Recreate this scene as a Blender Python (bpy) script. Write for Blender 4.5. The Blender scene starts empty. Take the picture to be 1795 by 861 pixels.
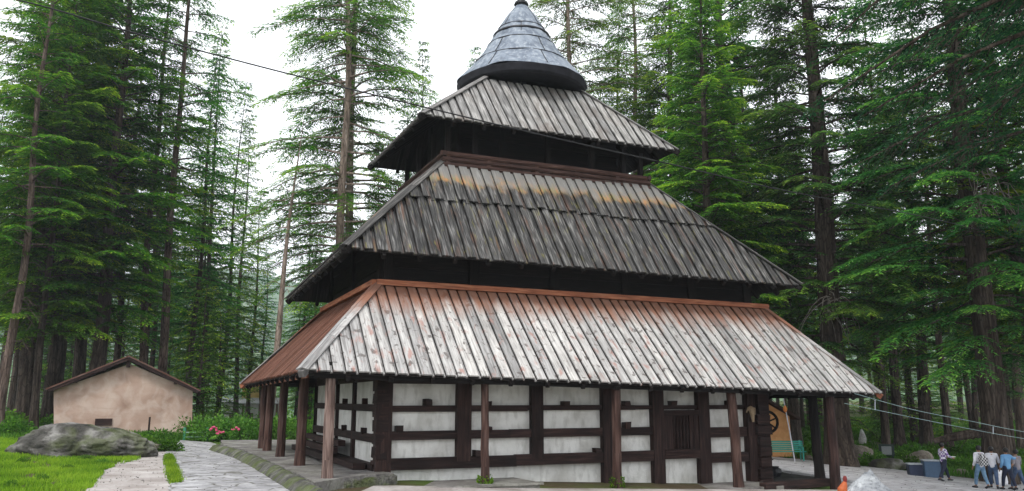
import bpy, bmesh, math, random
import numpy as np
from mathutils import Vector, Matrix
C = bpy.context.scene.collection
sc = bpy.context.scene
R = math.radians
rnd = random.Random(7)

# ------------------------------------------------------------------ camera, world, sun, exposure
F = 1430.0; CX = 897.5; CY = 430.5; HOR = 700.0
PITCH = math.atan((HOR - CY) / F)
cam = bpy.data.objects.new('camera', bpy.data.cameras.new('camera')); C.objects.link(cam)
cam.location = (0, 0, 0); cam.rotation_euler = (math.pi/2 + PITCH, 0, 0)
cam.data.sensor_width = 36; cam.data.lens = F / 1795 * 36
cam.data.clip_start = 0.1; cam.data.clip_end = 5000
sc.camera = cam
SUN_EL, SUN_AZ = R(52), R(200)      # azimuth clockwise from +Y: behind the camera, a little left
w = bpy.data.worlds.new('World'); sc.world = w; w.use_nodes = True
nt = w.node_tree; nt.nodes.clear()
def N(t, typ, **kw):
    n = t.nodes.new(typ)
    for k, v in kw.items(): setattr(n, k, v)
    return n
out = N(nt, 'ShaderNodeOutputWorld'); bg = N(nt, 'ShaderNodeBackground')
sky = N(nt, 'ShaderNodeTexSky', sky_type='NISHITA', sun_disc=False, sun_elevation=SUN_EL, sun_rotation=SUN_AZ)
tc = N(nt, 'ShaderNodeTexCoord'); mp = N(nt, 'ShaderNodeMapping'); mp.inputs['Scale'].default_value = (1.2, 1.2, 3.0)
nz = N(nt, 'ShaderNodeTexNoise'); nz.inputs['Scale'].default_value = 1.6; nz.inputs['Detail'].default_value = 6
rp = N(nt, 'ShaderNodeValToRGB'); rp.color_ramp.elements[0].position = .30; rp.color_ramp.elements[0].color = (.80,.80,.80,1)
rp.color_ramp.elements[1].position = .60; rp.color_ramp.elements[1].color = (1,1,1,1)
mx = N(nt, 'ShaderNodeMix', data_type='RGBA'); mx.inputs[7].default_value = (11.0, 11.25, 11.6, 1)   # bright overcast cloud
nt.links.new(tc.outputs['Generated'], mp.inputs['Vector']); nt.links.new(mp.outputs[0], nz.inputs['Vector'])
nt.links.new(nz.outputs[0], rp.inputs[0]); nt.links.new(rp.outputs[0], mx.inputs[0])
nt.links.new(sky.outputs[0], mx.inputs[6]); nt.links.new(mx.outputs[2], bg.inputs[0])
bg.inputs[1].default_value = 0.12; nt.links.new(bg.outputs[0], out.inputs[0])
sun = bpy.data.objects.new('sun', bpy.data.lights.new('sun', 'SUN')); C.objects.link(sun)
sun.data.energy = 1.5; sun.data.angle = R(12); sun.data.color = (1, .96, .9)
sd = Vector((math.sin(SUN_AZ)*math.cos(SUN_EL), math.cos(SUN_AZ)*math.cos(SUN_EL), math.sin(SUN_EL)))
sun.rotation_euler = sd.to_track_quat('Z', 'Y').to_euler()
sc.view_settings.view_transform = 'Standard'; sc.view_settings.look = 'None'
sc.view_settings.exposure = 0.55; sc.view_settings.gamma = 1; sc.view_settings.use_curve_mapping = False
sc.render.engine = 'CYCLES'
sc.cycles.max_bounces = 6; sc.cycles.diffuse_bounces = 4; sc.cycles.transmission_bounces = 4; sc.cycles.volume_bounces = 0
sc.cycles.transparent_max_bounces = 6

# ------------------------------------------------------------------ helpers
def ray(px, py):
    x = (px-CX)/F; z = -(py-CY)/F
    c, s = math.cos(PITCH), math.sin(PITCH)
    return Vector((x, c - z*s, s + z*c))
def at_y(px, py, y): r = ray(px, py); return r * (y / r.y)
def at_z(px, py, z): r = ray(px, py); return r * (z / r.z)

def tag(o, label=None, cat=None, group=None, kind=None):
    if label: o['label'] = label
    if cat: o['category'] = cat
    if group: o['group'] = group
    if kind: o['kind'] = kind
    return o
def empty(name, loc, rz=0, label=None, cat=None, group=None):
    o = bpy.data.objects.new(name, None); C.objects.link(o)
    o.location = loc; o.rotation_euler = (0, 0, rz); o.empty_display_size = .2
    return tag(o, label, cat, group)

class MB:
    """collects faces; builds ONE mesh object"""
    def __init__(s): s.v = []; s.f = []; s.uv = []; s.a = []; s.mi = []; s.cur = 0; s.mat = 0
    def quad(s, pts, uvs=None, a=None, mat=None):
        n = len(s.v); s.v += [tuple(p) for p in pts]; s.f.append(tuple(range(n, n+len(pts))))
        s.uv += (uvs if uvs else [(0, 0)]*len(pts)); s.a += [s.cur if a is None else a]*len(pts)
        s.mi.append(s.mat if mat is None else mat)
    def hexa(s, b, t, L=None, a=None, o=None):
        """b, t: 4 bottom, 4 top corners in the same order"""
        if a is None: a = rnd.random()
        b = [Vector(p) for p in b]; t = [Vector(p) for p in t]
        o = rnd.random()*20 if o is None else o
        def q(p0, p1, p2, p3):
            l1 = (p1-p0).length; l2 = (p2-p1).length
            if l1 > l2: uv = [(o, o), (o, o+l1), (o+l2, o+l1), (o+l2, o)]
            else: uv = [(o, o), (o+l1, o), (o+l1, o+l2), (o, o+l2)]
            s.quad([p0, p1, p2, p3], uv, a)
        q(t[0], t[1], t[2], t[3]); q(b[3], b[2], b[1], b[0])
        for i in range(4):
            j = (i+1) % 4; q(b[i], b[j], t[j], t[i])
    def box(s, x0, x1, y0, y1, z0, z1, a=None, j=0.0, tx=None):
        J = lambda: rnd.uniform(-j, j)
        b = [(x0+J(), y0+J(), z0+J()), (x1+J(), y0+J(), z0+J()), (x1+J(), y1+J(), z0+J()), (x0+J(), y1+J(), z0+J())]
        t = [(x0+J(), y0+J(), z1+J()), (x1+J(), y0+J(), z1+J()), (x1+J(), y1+J(), z1+J()), (x0+J(), y1+J(), z1+J())]
        s.hexa(b, t, a=a)
    def bar(s, p0, p1, w, h, up=(0, 0, 1), a=None, o=None):
        p0, p1 = Vector(p0), Vector(p1); d = (p1-p0).normalized(); u = Vector(up)
        x = d.cross(u)
        if x.length < 1e-4: x = d.cross(Vector((0, 1, 0)))
        x.normalize(); z = x.cross(d)
        x *= w/2; z *= h/2
        s.hexa([p0-x-z, p0+x-z, p1+x-z, p1-x-z], [p0-x+z, p0+x+z, p1+x+z, p1-x+z], a=a, o=o)
    def tube(s, pts, rad, n=8, a=None, cap=True, sq=None):
        if a is None: a = rnd.random()
        pts = [Vector(p) for p in pts]
        if not hasattr(rad, '__len__'): rad = [rad]*len(pts)
        rings = []; prev = None; acc = 0
        for i, p in enumerate(pts):
            d = (pts[min(i+1, len(pts)-1)] - pts[max(i-1, 0)]).normalized()
            if prev is None:
                x = d.orthogonal().normalized()
            else: x = (prev - d*prev.dot(d)).normalized()
            prev = x; y = d.cross(x)
            if i: acc += (pts[i]-pts[i-1]).length
            rings.append(([p + (x*math.cos(2*math.pi*k/n) + y*math.sin(2*math.pi*k/n))*rad[i] for k in range(n)], acc))
        for i in range(len(rings)-1):
            A, va = rings[i]; B, vb = rings[i+1]
            for k in range(n):
                k2 = (k+1) % n; cu = 2*math.pi*rad[i]/n
                s.quad([A[k], A[k2], B[k2], B[k]], [(k*cu, va), ((k+1)*cu, va), ((k+1)*cu, vb), (k*cu, vb)], a)
        if cap:
            s.quad(list(reversed(rings[0][0])), None, a); s.quad(rings[-1][0], None, a)
    def lathe(s, prof, c, n=24, a=None, f=None):
        c = Vector(c)
        for i in range(len(prof)-1):
            (r0, z0), (r1, z1) = prof[i], prof[i+1]
            for k in range(n):
                t0, t1 = 2*math.pi*k/n, 2*math.pi*(k+1)/n
                P = lambda r, t, z: c + Vector((r*math.cos(t), r*math.sin(t), z))
                s.quad([P(r0, t0, z0), P(r0, t1, z0), P(r1, t1, z1), P(r1, t0, z1)],
                       [(k*.3, z0), (k*.3+.3, z0), (k*.3+.3, z1), (k*.3, z1)], a)
    def build(s, name, mat, parent=None, inv=None, smooth=False, weld=False, offset=None):
        me = bpy.data.meshes.new(name)
        v = s.v
        if offset is not None: v = [(p[0]-offset[0], p[1]-offset[1], p[2]-offset[2]) for p in v]
        me.from_pydata(v, [], s.f)
        uvl = me.uv_layers.new(name='UVMap')
        uvl.data.foreach_set('uv', np.array(s.uv, dtype=np.float32).ravel())
        at = me.attributes.new('pl', 'FLOAT', 'POINT'); at.data.foreach_set('value', np.array(s.a, dtype=np.float32))
        mats = mat if isinstance(mat, (list, tuple)) else [mat]
        for m in mats: me.materials.append(m)
        me.polygons.foreach_set('material_index', np.array(s.mi, dtype=np.int32))
        if weld:
            bm = bmesh.new(); bm.from_mesh(me); bmesh.ops.remove_doubles(bm, verts=bm.verts, dist=1e-4)
            bmesh.ops.recalc_face_normals(bm, faces=bm.faces); bm.to_mesh(me); bm.free()
        if smooth: me.shade_smooth()
        me.update()
        o = bpy.data.objects.new(name, me); C.objects.link(o)
        if parent: o.parent = parent
        return o

def np_mesh(name, V, Fq, mat, tint=None, smooth=False):
    """V (n,3), Fq (m,4)"""
    me = bpy.data.meshes.new(name)
    me.vertices.add(len(V)); me.vertices.foreach_set('co', V.astype(np.float32).ravel())
    me.loops.add(Fq.size); me.loops.foreach_set('vertex_index', Fq.astype(np.int32).ravel())
    me.polygons.add(len(Fq)); me.polygons.foreach_set('loop_start', np.arange(0, Fq.size, Fq.shape[1], dtype=np.int32))
    if tint is not None:
        at = me.attributes.new('pl', 'FLOAT', 'POINT'); at.data.foreach_set('value', tint.astype(np.float32))
    me.materials.append(mat); me.update(calc_edges=True)
    if smooth: me.shade_smooth()
    return me

# ------------------------------------------------------------------ materials
def mat(name, rough=.8, spec=.3):
    m = bpy.data.materials.new(name); m.use_nodes = True
    t = m.node_tree; b = t.nodes['Principled BSDF']
    b.inputs['Roughness'].default_value = rough; b.inputs['Specular IOR Level'].default_value = spec
    return m, t, b
def noise(t, vec, scale, detail=4, dist=0, sc3=None):
    if sc3:
        m = N(t, 'ShaderNodeMapping'); m.inputs['Scale'].default_value = sc3
        t.links.new(vec, m.inputs['Vector']); vec = m.outputs[0]
    n = N(t, 'ShaderNodeTexNoise'); n.inputs['Scale'].default_value = scale
    n.inputs['Detail'].default_value = detail; n.inputs['Distortion'].default_value = dist
    t.links.new(vec, n.inputs['Vector']); return n.outputs[0]
def ramp(t, fac, stops, interp='LINEAR'):
    r = N(t, 'ShaderNodeValToRGB'); r.color_ramp.interpolation = interp
    e = r.color_ramp.elements
    while len(e) < len(stops): e.new(.5)
    for i, (p, c) in enumerate(stops):
        e[i].position = p; e[i].color = (c[0], c[1], c[2], 1) if hasattr(c, '__len__') else (c, c, c, 1)
    t.links.new(fac, r.inputs[0]); return r.outputs[0]
def mix(t, fac, a, b, mode='MIX'):
    m = N(t, 'ShaderNodeMix', data_type='RGBA', blend_type=mode)
    for i, x in ((0, fac), (6, a), (7, b)):
        if hasattr(x, 'is_linked') or hasattr(x, 'links'): t.links.new(x, m.inputs[i])
        elif hasattr(x, '__len__'): m.inputs[i].default_value = (*x[:3], 1)
        else: m.inputs[i].default_value = x
    return m.outputs[2]
def math_(t, op, a, b=0.0):
    m = N(t, 'ShaderNodeMath', operation=op)
    for i, x in ((0, a), (1, b)):
        if hasattr(x, 'links'): t.links.new(x, m.inputs[i])
        else: m.inputs[i].default_value = x
    return m.outputs[0]
def bump(t, b, h, strength=.5, dist=.02):
    n = N(t, 'ShaderNodeBump'); n.inputs['Strength'].default_value = strength; n.inputs['Distance'].default_value = dist
    t.links.new(h, n.inputs['Height']); t.links.new(n.outputs[0], b.inputs['Normal'])
def attr(t, name='pl'):
    a = N(t, 'ShaderNodeAttribute'); a.attribute_name = name; return a.outputs['Fac']
def uvw(t): return N(t, 'ShaderNodeTexCoord').outputs['UV']
def objc(t): return N(t, 'ShaderNodeTexCoord').outputs['Object']

def wood(name, dark, mid, light, rough=.85, grain=1.0, extra=None, bs=.5):
    m, t, b = mat(name, rough, .2)
    uv = uvw(t); pl = attr(t)
    g = noise(t, uv, 6*grain, 8, .6, (3.2, .22, 1))
    g2 = noise(t, uv, 1.3, 5, .3, (1, .5, 1))
    c = ramp(t, g, [(.30, dark), (.52, mid), (.72, light)])
    c = mix(t, .75, c, ramp(t, pl, [(0, (.45,.45,.45)), (.45, (.9,.9,.9)), (1, (1.32,1.3,1.26))]), 'MULTIPLY')
    c = mix(t, .6, c, ramp(t, g2, [(.3, (.5,.5,.5)), (.55, (1,1,1))]), 'MULTIPLY')
    if extra: c = extra(t, uv, pl, c)
    t.links.new(c, b.inputs['Base Color']); bump(t, b, g, bs, .015)
    return m
def sep_v(t, uv):
    s = N(t, 'ShaderNodeSeparateXYZ'); t.links.new(uv, s.inputs[0]); return s.outputs

# lower roof: bleached planks, knots, rust-orange staining near the top.  UV: u metres along the eave, v metres up the slope
def roof1_extra(t, uv, pl, c):
    v = sep_v(t, uv)[1]
    sp = noise(t, uv, 4.2, 3, .5, (1.1, .9, 1))
    big = noise(t, uv, 1.0, 3)
    c = mix(t, ramp(t, sp, [(.60, 0), (.66, .85)]), c, (.11, .095, .09))
    sp2 = noise(t, uv, 3.0, 4, .4, (1.5, .6, 1))
    c = mix(t, ramp(t, sp2, [(.58, 0), (.70, .7)]), c, (.34, .17, .14))
    sp3 = noise(t, uv, 9, 3, .4, (1.5, .9, 1))
    c = mix(t, ramp(t, sp3, [(.62, 0), (.70, .6)]), c, (.2, .16, .14))
    st = noise(t, uv, 2.2, 5, .5, (1.6, .25, 1))
    h = math_(t, 'ADD', v, math_(t, 'MULTIPLY', st, 2.0))
    k = math_(t, 'MULTIPLY', h, .166)
    return mix(t, ramp(t, k, [(.615, 0), (.78, .9)]), c, mix(t, st, (.15,.058,.034), (.32,.14,.08)))
M_roof1 = wood('bleached_roof_plank', (.21,.20,.195), (.41,.398,.39), (.53,.52,.505), extra=roof1_extra)
def roof2_extra(t, uv, pl, c):
    v = sep_v(t, uv)[1]; st = noise(t, uv, 1.6, 5, .5, (1.2, .6, 1))
    li = noise(t, uv, 4, 4, .5, (2.5, .35, 1))
    c = mix(t, ramp(t, li, [(.60, 0), (.74, .55)]), c, (.22, .20, .045))
    li3 = noise(t, uv, 2.4, 4, .5, (2.8, .3, 1))
    c = mix(t, ramp(t, li3, [(.56, 0), (.72, .5)]), c, (.17, .085, .055))
    # lichen band just below the top, bare grey above it
    h = math_(t, 'ADD', math_(t, 'ADD', v, math_(t, 'MULTIPLY', pl, .22)), math_(t, 'MULTIPLY', math_(t, 'SUBTRACT', st, .5), 1.1))
    top = ramp(t, math_(t, 'MULTIPLY', h, .2), [(.74, 0), (.80, 1)])
    c = mix(t, math_(t, 'MULTIPLY', top, .55), c, (.31, .30, .285))
    pat = ramp(t, noise(t, uv, 1.7, 6, .8), [(.38, .12), (.62, .9)])
    band = math_(t, 'MULTIPLY', pat, ramp(t, math_(t, 'MULTIPLY', h, .2), [(.72, 0), (.765, .95), (.795, .7), (.86, 0)]))
    return mix(t, band, c, mix(t, ramp(t, li, [(.42, 0), (.58, 1)]), (.22,.19,.07), (.42,.20,.075)))
M_roof2 = wood('dark_weathered_roof_plank', (.020,.020,.020), (.068,.066,.065), (.22,.215,.21), extra=roof2_extra, bs=.8)
def roof3_extra(t, uv, pl, c):
    st = noise(t, uv, 1.2, 5, .8, (1, .7, 1))
    return mix(t, ramp(t, st, [(.52, 0), (.70, .6)]), c, (.13, .105, .09))
M_roof3 = wood('grey_roof_plank', (.10,.097,.094), (.26,.252,.245), (.46,.447,.435), extra=roof3_extra)
M_hip2 = wood('dark_hip_board', (.04,.038,.037), (.10,.096,.092), (.2,.19,.185))
M_hip3 = wood('grey_hip_board', (.09,.087,.083), (.2,.19,.185), (.33,.32,.31))
M_rust = wood('rusty_brown_roofing', (.10,.038,.022), (.14,.060,.040), (.25,.125,.09), .75)
M_flash = wood('rust_orange_board', (.16,.055,.03), (.30,.11,.06), (.42,.19,.11), .8)
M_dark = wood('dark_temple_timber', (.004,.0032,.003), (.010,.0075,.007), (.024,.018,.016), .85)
M_beam = wood('red_brown_beam', (.010,.006,.0055), (.026,.0135,.012), (.058,.033,.028), .75)
M_post = wood('red_brown_post', (.028,.014,.011), (.070,.036,.029), (.14,.085,.07), .75)
M_postworn = wood('worn_pinkish_post', (.05,.032,.028), (.13,.088,.077), (.24,.18,.16), .8)
M_rail = wood('reddish_rail', (.03,.016,.014), (.075,.040,.033), (.15,.088,.072), .75)
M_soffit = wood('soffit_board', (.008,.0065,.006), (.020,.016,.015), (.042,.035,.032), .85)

def simple(name, c0, c1, scale=6, rough=.8, spec=.3, bs=.3, bd=.02, metal=0, lo=.35, hi=.65, sc3=None):
    m, t, b = mat(name, rough, spec); o = objc(t)
    n = noise(t, o, scale, 6, .3, sc3)
    t.links.new(ramp(t, n, [(lo, c0), (hi, c1)]), b.inputs['Base Color']); bump(t, b, n, bs, bd)
    b.inputs['Metallic'].default_value = metal
    return m
# plaster of the temple: white-grey with drips and blotches
m, t, b = mat('limewashed_plaster', .9, .15); o = objc(t)
n1 = noise(t, o, 1.5, 5, .2); n2 = noise(t, o, 7, 5, 0, (1, 1, .35)); n3 = noise(t, o, 28, 3)
c = ramp(t, n1, [(.3, (.46,.45,.42)), (.6, (.68,.675,.65))])
c = mix(t, ramp(t, n2, [(.5, 0), (.75, .5)]), c, (.26,.25,.225))
t.links.new(c, b.inputs['Base Color']); bump(t, b, noise(t, o, 12, 6), .5, .03); M_plaster = m
# shed render
m, t, b = mat('pinkish_beige_render', .92, .15); o = objc(t)
n1 = noise(t, o, .8, 5, .6); n2 = noise(t, o, 1.7, 7, .5, (1.1, 1, .85)); n3 = noise(t, o, 1.6, 4, 1.2, (.5, 1, 1.6))
c = ramp(t, n1, [(.3, (.30,.20,.155)), (.5, (.43,.305,.245)), (.7, (.53,.405,.34))])
c = mix(t, ramp(t, n2, [(.46, 0), (.62, .35), (.78, .15)]), c, (.60,.51,.455))
c = mix(t, ramp(t, n3, [(.54, 0), (.76, .35)]), c, (.27,.19,.145))
t.links.new(c, b.inputs['Base Color']); bump(t, b, n2, .4, .02); M_render = m
# cone sheet metal
m, t, b = mat('grey_sheet_metal', .6, .35); o = objc(t); uv = uvw(t)
n1 = noise(t, o, 2.2, 6, .8); n2 = noise(t, o, 9, 4, .3, (1, 1, .4)); pl = attr(t)
c = ramp(t, n1, [(.3, (.085,.105,.14)), (.5, (.15,.18,.225)), (.7, (.245,.28,.325))])
c = mix(t, .6, c, ramp(t, pl, [(0, (.88,.88,.89)), (1, (1.06,1.06,1.06))]), 'MULTIPLY')
c = mix(t, ramp(t, n2, [(.5, 0), (.7, .35)]), c, (.55,.58,.60))
t.links.new(c, b.inputs['Base Color']); b.inputs['Metallic'].default_value = .12; bump(t, b, n1, .35, .06); M_metal = m
M_black = simple('black_iron', (.006,.006,.008), (.02,.02,.023), 8, .5)
M_cable = simple('black_cable', (.006,.006,.007), (.012,.012,.014), 8, .6)
# stone
def stone(name, c0, c1, c2, moss=.0, sc=2.0, rough=.9):
    m, t, b = mat(name, rough, .2); o = objc(t)
    n1 = noise(t, o, sc, 8, .4); n2 = noise(t, o, sc*5, 6); n3 = noise(t, o, sc*.6, 5, .8)
    c = ramp(t, n1, [(.3, c0), (.5, c1), (.68, c2)])
    c = mix(t, ramp(t, n2, [(.55, 0), (.7, .5)]), c, tuple(x*.45 for x in c0))
    if moss:
        g = N(t, 'ShaderNodeNewGeometry').outputs['Normal']
        c = mix(t, math_(t, 'MULTIPLY', ramp(t, n3, [(.45, 0), (.6, 1)]), moss), c, (.09,.12,.025))
    t.links.new(c, b.inputs['Base Color']); bump(t, b, math_(t, 'ADD', n1, n2), 1, .09); return m
M_boulder = stone('mossy_boulder', (.022,.022,.019), (.075,.071,.064), (.23,.222,.21), .4, 1.5)
M_boulder2 = stone('brown_boulder', (.10,.085,.07), (.2,.17,.14), (.32,.28,.24), .35, 1.6)
M_kerb = stone('mossy_kerb_stone', (.035,.035,.03), (.095,.092,.082), (.19,.185,.17), .6, 2.4)
M_slab = stone('grey_slab', (.11,.10,.098), (.18,.17,.16), (.28,.268,.255), .15, 1.2)
M_darkslab = stone('dark_slab', (.03,.03,.029), (.045,.045,.043), (.07,.068,.065), 0, 1.6)
M_palestone = stone('pale_rock', (.11,.125,.145), (.30,.315,.335), (.52,.54,.56), 0, 3.0)
M_whitestone = stone('carved_white_stone', (.30,.29,.27), (.45,.44,.42), (.58,.57,.55), .1, 4)
# flagstones
def paving(name, sx, sy, rot, c0, c1, c2, joint):
    m, t, b = mat(name, .75, .35); o = objc(t)
    mp = N(t, 'ShaderNodeMapping'); mp.inputs['Rotation'].default_value = (0, 0, rot); mp.inputs['Scale'].default_value = (sx, sy, 1)
    nn = N(t, 'ShaderNodeTexNoise'); nn.inputs['Scale'].default_value = .9; nn.inputs['Detail'].default_value = 4
    t.links.new(o, nn.inputs['Vector'])
    va = N(t, 'ShaderNodeVectorMath', operation='ADD'); vs = N(t, 'ShaderNodeVectorMath', operation='SCALE'); vs.inputs[3].default_value = .55
    t.links.new(nn.outputs['Color'], vs.inputs[0]); t.links.new(o, va.inputs[0]); t.links.new(vs.outputs[0], va.inputs[1])
    t.links.new(va.outputs[0], mp.inputs['Vector'])
    v1 = N(t, 'ShaderNodeTexVoronoi', feature='DISTANCE_TO_EDGE'); v1.inputs['Scale'].default_value = 1; t.links.new(mp.outputs[0], v1.inputs['Vector'])
    v2 = N(t, 'ShaderNodeTexVoronoi', feature='F1'); v2.inputs['Scale'].default_value = 1; t.links.new(mp.outputs[0], v2.inputs['Vector'])
    r = N(t, 'ShaderNodeSeparateColor'); t.links.new(v2.outputs['Color'], r.inputs[0])
    n = noise(t, o, 2.6, 8, .3); n2 = noise(t, o, 11, 6)
    c = ramp(t, n, [(.3, c0), (.5, c1), (.7, c2)])
    c = mix(t, .7, c, ramp(t, r.outputs[0], [(0, (.62,.62,.64)), (1, (1.1,1.1,1.1))]), 'MULTIPLY')
    c = mix(t, ramp(t, n2, [(.54, 0), (.68, .5)]), c, joint)
    j = ramp(t, v1.outputs[0], [(.015, 1), (.055, 0)])
    c = mix(t, j, c, joint)
    t.links.new(c, b.inputs['Base Color'])
    h = math_(t, 'SUBTRACT', math_(t, 'MULTIPLY', n, .5), j); h2 = math_(t, 'ADD', h, r.outputs[1]); bump(t, b, h2, .6, .03)
    return m
M_path = paving('uneven_flagstones', 1.3, 1.9, R(23), (.24,.235,.245), (.36,.355,.365), (.50,.495,.505), (.13,.125,.11))
M_plaza = paving('pale_flagstones', .7, 1.7, R(8), (.31,.30,.315), (.43,.42,.435), (.56,.55,.565), (.20,.19,.19))
m, t, b = mat('trodden_earth', .95, .1); o = objc(t)
n1 = noise(t, o, .9, 7, .3); n2 = noise(t, o, 9, 6)
c = ramp(t, n1, [(.3, (.24,.21,.195)), (.5, (.35,.32,.305)), (.68, (.46,.43,.415))])
c = mix(t, ramp(t, n2, [(.5, 0), (.7, .5)]), c, (.17,.14,.11))
t.links.new(c, b.inputs['Base Color']); bump(t, b, n2, .5, .03); M_dirt = m
# ground: forest floor with patches of grass
m, t, b = mat('forest_floor', .95, .1); o = objc(t)
n1 = noise(t, o, .13, 6, .4); n2 = noise(t, o, 1.7, 8, .4); n3 = noise(t, o, 6, 6)
g = mix(t, n2, (.035,.075,.012), (.11,.19,.028)); d = mix(t, n3, (.045,.034,.02), (.11,.085,.05))
c = mix(t, ramp(t, n1, [(.42, 0), (.56, 1)]), g, d)
c = mix(t, ramp(t, n2, [(.52, 0), (.66, .6)]), c, (.05,.045,.022))
t.links.new(c, b.inputs['Base Color']); bump(t, b, n2, .9, .15); M_ground = m
# foliage
def leaf(name, c0, c1, c2, trans=.42, hue=.03):
    m = bpy.data.materials.new(name); m.use_nodes = True; t = m.node_tree; t.nodes.clear()
    o = N(t, 'ShaderNodeOutputMaterial'); pl = attr(t); oi = N(t, 'ShaderNodeObjectInfo').outputs['Random']
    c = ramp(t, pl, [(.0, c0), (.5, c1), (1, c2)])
    hs = N(t, 'ShaderNodeHueSaturation')
    h = math_(t, 'ADD', .5 - hue/2, math_(t, 'MULTIPLY', oi, hue)); t.links.new(h, hs.inputs['Hue'])
    vv = math_(t, 'ADD', .85, math_(t, 'MULTIPLY', math_(t, 'FRACT', math_(t, 'MULTIPLY', oi, 7.3)), .5)); t.links.new(vv, hs.inputs['Value'])
    t.links.new(c, hs.inputs['Color'])
    d = N(t, 'ShaderNodeBsdfDiffuse'); tr = N(t, 'ShaderNodeBsdfTranslucent'); ms = N(t, 'ShaderNodeMixShader'); ms.inputs[0].default_value = trans
    t.links.new(hs.outputs[0], d.inputs[0]); t.links.new(hs.outputs[0], tr.inputs[0])
    t.links.new(d.outputs[0], ms.inputs[1]); t.links.new(tr.outputs[0], ms.inputs[2]); t.links.new(ms.outputs[0], o.inputs[0])
    return m
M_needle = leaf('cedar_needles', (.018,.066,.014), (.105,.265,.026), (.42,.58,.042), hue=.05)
M_needle_shaded = leaf('cedar_needles_shade', (.014,.066,.022), (.070,.230,.045), (.27,.50,.060), hue=.05)  # shaded copy of the cedar needles, shade painted in as darker teal green
M_bough = leaf('shaded_bough_needles', (.010,.036,.016), (.022,.080,.030), (.05,.15,.045), .25, .03)  # darkest needle copy, shade painted into the overhanging boughs
M_grass = leaf('grass_blade', (.05,.10,.012), (.13,.26,.018), (.27,.40,.035), .4, .01)
M_fern = leaf('undergrowth_leaf', (.025,.075,.012), (.07,.17,.022), (.16,.32,.04), .4, .02)
M_bush = leaf('bush_leaf', (.03,.10,.02), (.08,.20,.03), (.17,.34,.06), .4, .02)
M_petal = simple('pink_petal', (.45,.05,.12), (.65,.12,.22), 10)
def bark(name, c0, c1, c2):
    m, t, b = mat(name, .95, .1); o = objc(t)
    n1 = noise(t, o, 5, 8, .5, (1, 1, .13)); n2 = noise(t, o, .7, 4)
    v = N(t, 'ShaderNodeTexVoronoi', feature='DISTANCE_TO_EDGE'); v.inputs['Scale'].default_value = 7
    mm = N(t, 'ShaderNodeMapping'); mm.inputs['Scale'].default_value = (1, 1, .22); t.links.new(o, mm.inputs[0]); t.links.new(mm.outputs[0], v.inputs[0])
    c = ramp(t, n1, [(.3, c0), (.5, c1), (.7, c2)])
    c = mix(t, .8, c, ramp(t, v.outputs[0], [(0, (.35,.35,.35)), (.12, (1,1,1))]), 'MULTIPLY')
    c = mix(t, .5, c, ramp(t, n2, [(.35, (.6,.6,.6)), (.6, (1.1,1.1,1.1))]), 'MULTIPLY')
    t.links.new(c, b.inputs['Base Color']); bump(t, b, math_(t, 'ADD', n1, v.outputs[0]), 1, .06); return m
M_bark = bark('cedar_bark', (.028,.021,.017), (.068,.052,.042), (.135,.108,.09))
M_barkred = bark('reddish_bark', (.05,.036,.030), (.125,.09,.076), (.22,.165,.14))
M_barkpale = bark('pale_grey_bark', (.12,.09,.07), (.25,.19,.155), (.38,.31,.26))
M_twig = simple('dead_grey_twig', (.12,.10,.085), (.28,.25,.22), 6, .9)

def plain(name, col, rough=.6, metal=0, emit=None):
    m, t, b = mat(name, rough, .35); o = objc(t); n = noise(t, o, 14, 4)
    t.links.new(mix(t, ramp(t, n, [(.35, 0), (.7, .5)]), col, tuple(x*.6 for x in col)), b.inputs['Base Color'])
    b.inputs['Metallic'].default_value = metal; return m

# ------------------------------------------------------------------ terrain
def sstep(a, b, x): t = min(1, max(0, (x-a)/(b-a))); return t*t*(3-2*t)
def ground_z(x, y):
    z = -2.15 - .052*min(max(x+3.2, 0), 15.7) - .080*min(max(x-12.5, 0), 9.5) - .03*min(max(x-22, 0), 30)
    z += sstep(14, 4, y)*(-1.65 - z)*sstep(14, 3, abs(x))            # the knoll the photographer stands on
    if y > 46: z += (min(y, 170)-46)*.030*sstep(4, 16, x)
    # the left side drops into the valley beyond the shed
    z -= 16*sstep(75, 190, y)*sstep(6, -12, x)
    z += 0.10*math.sin(x*.9+1.3)*math.sin(y*.7)*sstep(46, 60, y)
    # higher bank at the far left
    z += .35*sstep(-13, -22, x)*sstep(20, 30, y)
    return z
def on_ground(px, py):
    q = ray(px, py); a, b = 5.0, 160.0
    for i in range(3000):
        t_ = a + i*.05; p = q*t_
        if p.z <= ground_z(p.x, p.y): return p
    return q*b
def axis(a, b, near, n):
    u = np.linspace(-1, 1, n); k = 3.6
    s = np.sinh(k*u)/math.sinh(k); return near + np.where(s < 0, s*(near-a), s*(b-near))
xs = axis(-700, 700, 0, 150); ys = axis(-120, 1000, 35, 170)
V = np.array([(x, y, ground_z(x, y)) for y in ys for x in xs])
nx = len(xs); Fq = np.array([(j*nx+i, j*nx+i+1, (j+1)*nx+i+1, (j+1)*nx+i) for j in range(len(ys)-1) for i in range(nx-1)])
g = bpy.data.objects.new('ground', np_mesh('ground', V, Fq, M_ground, smooth=True)); C.objects.link(g); tag(g, kind='structure')

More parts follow.
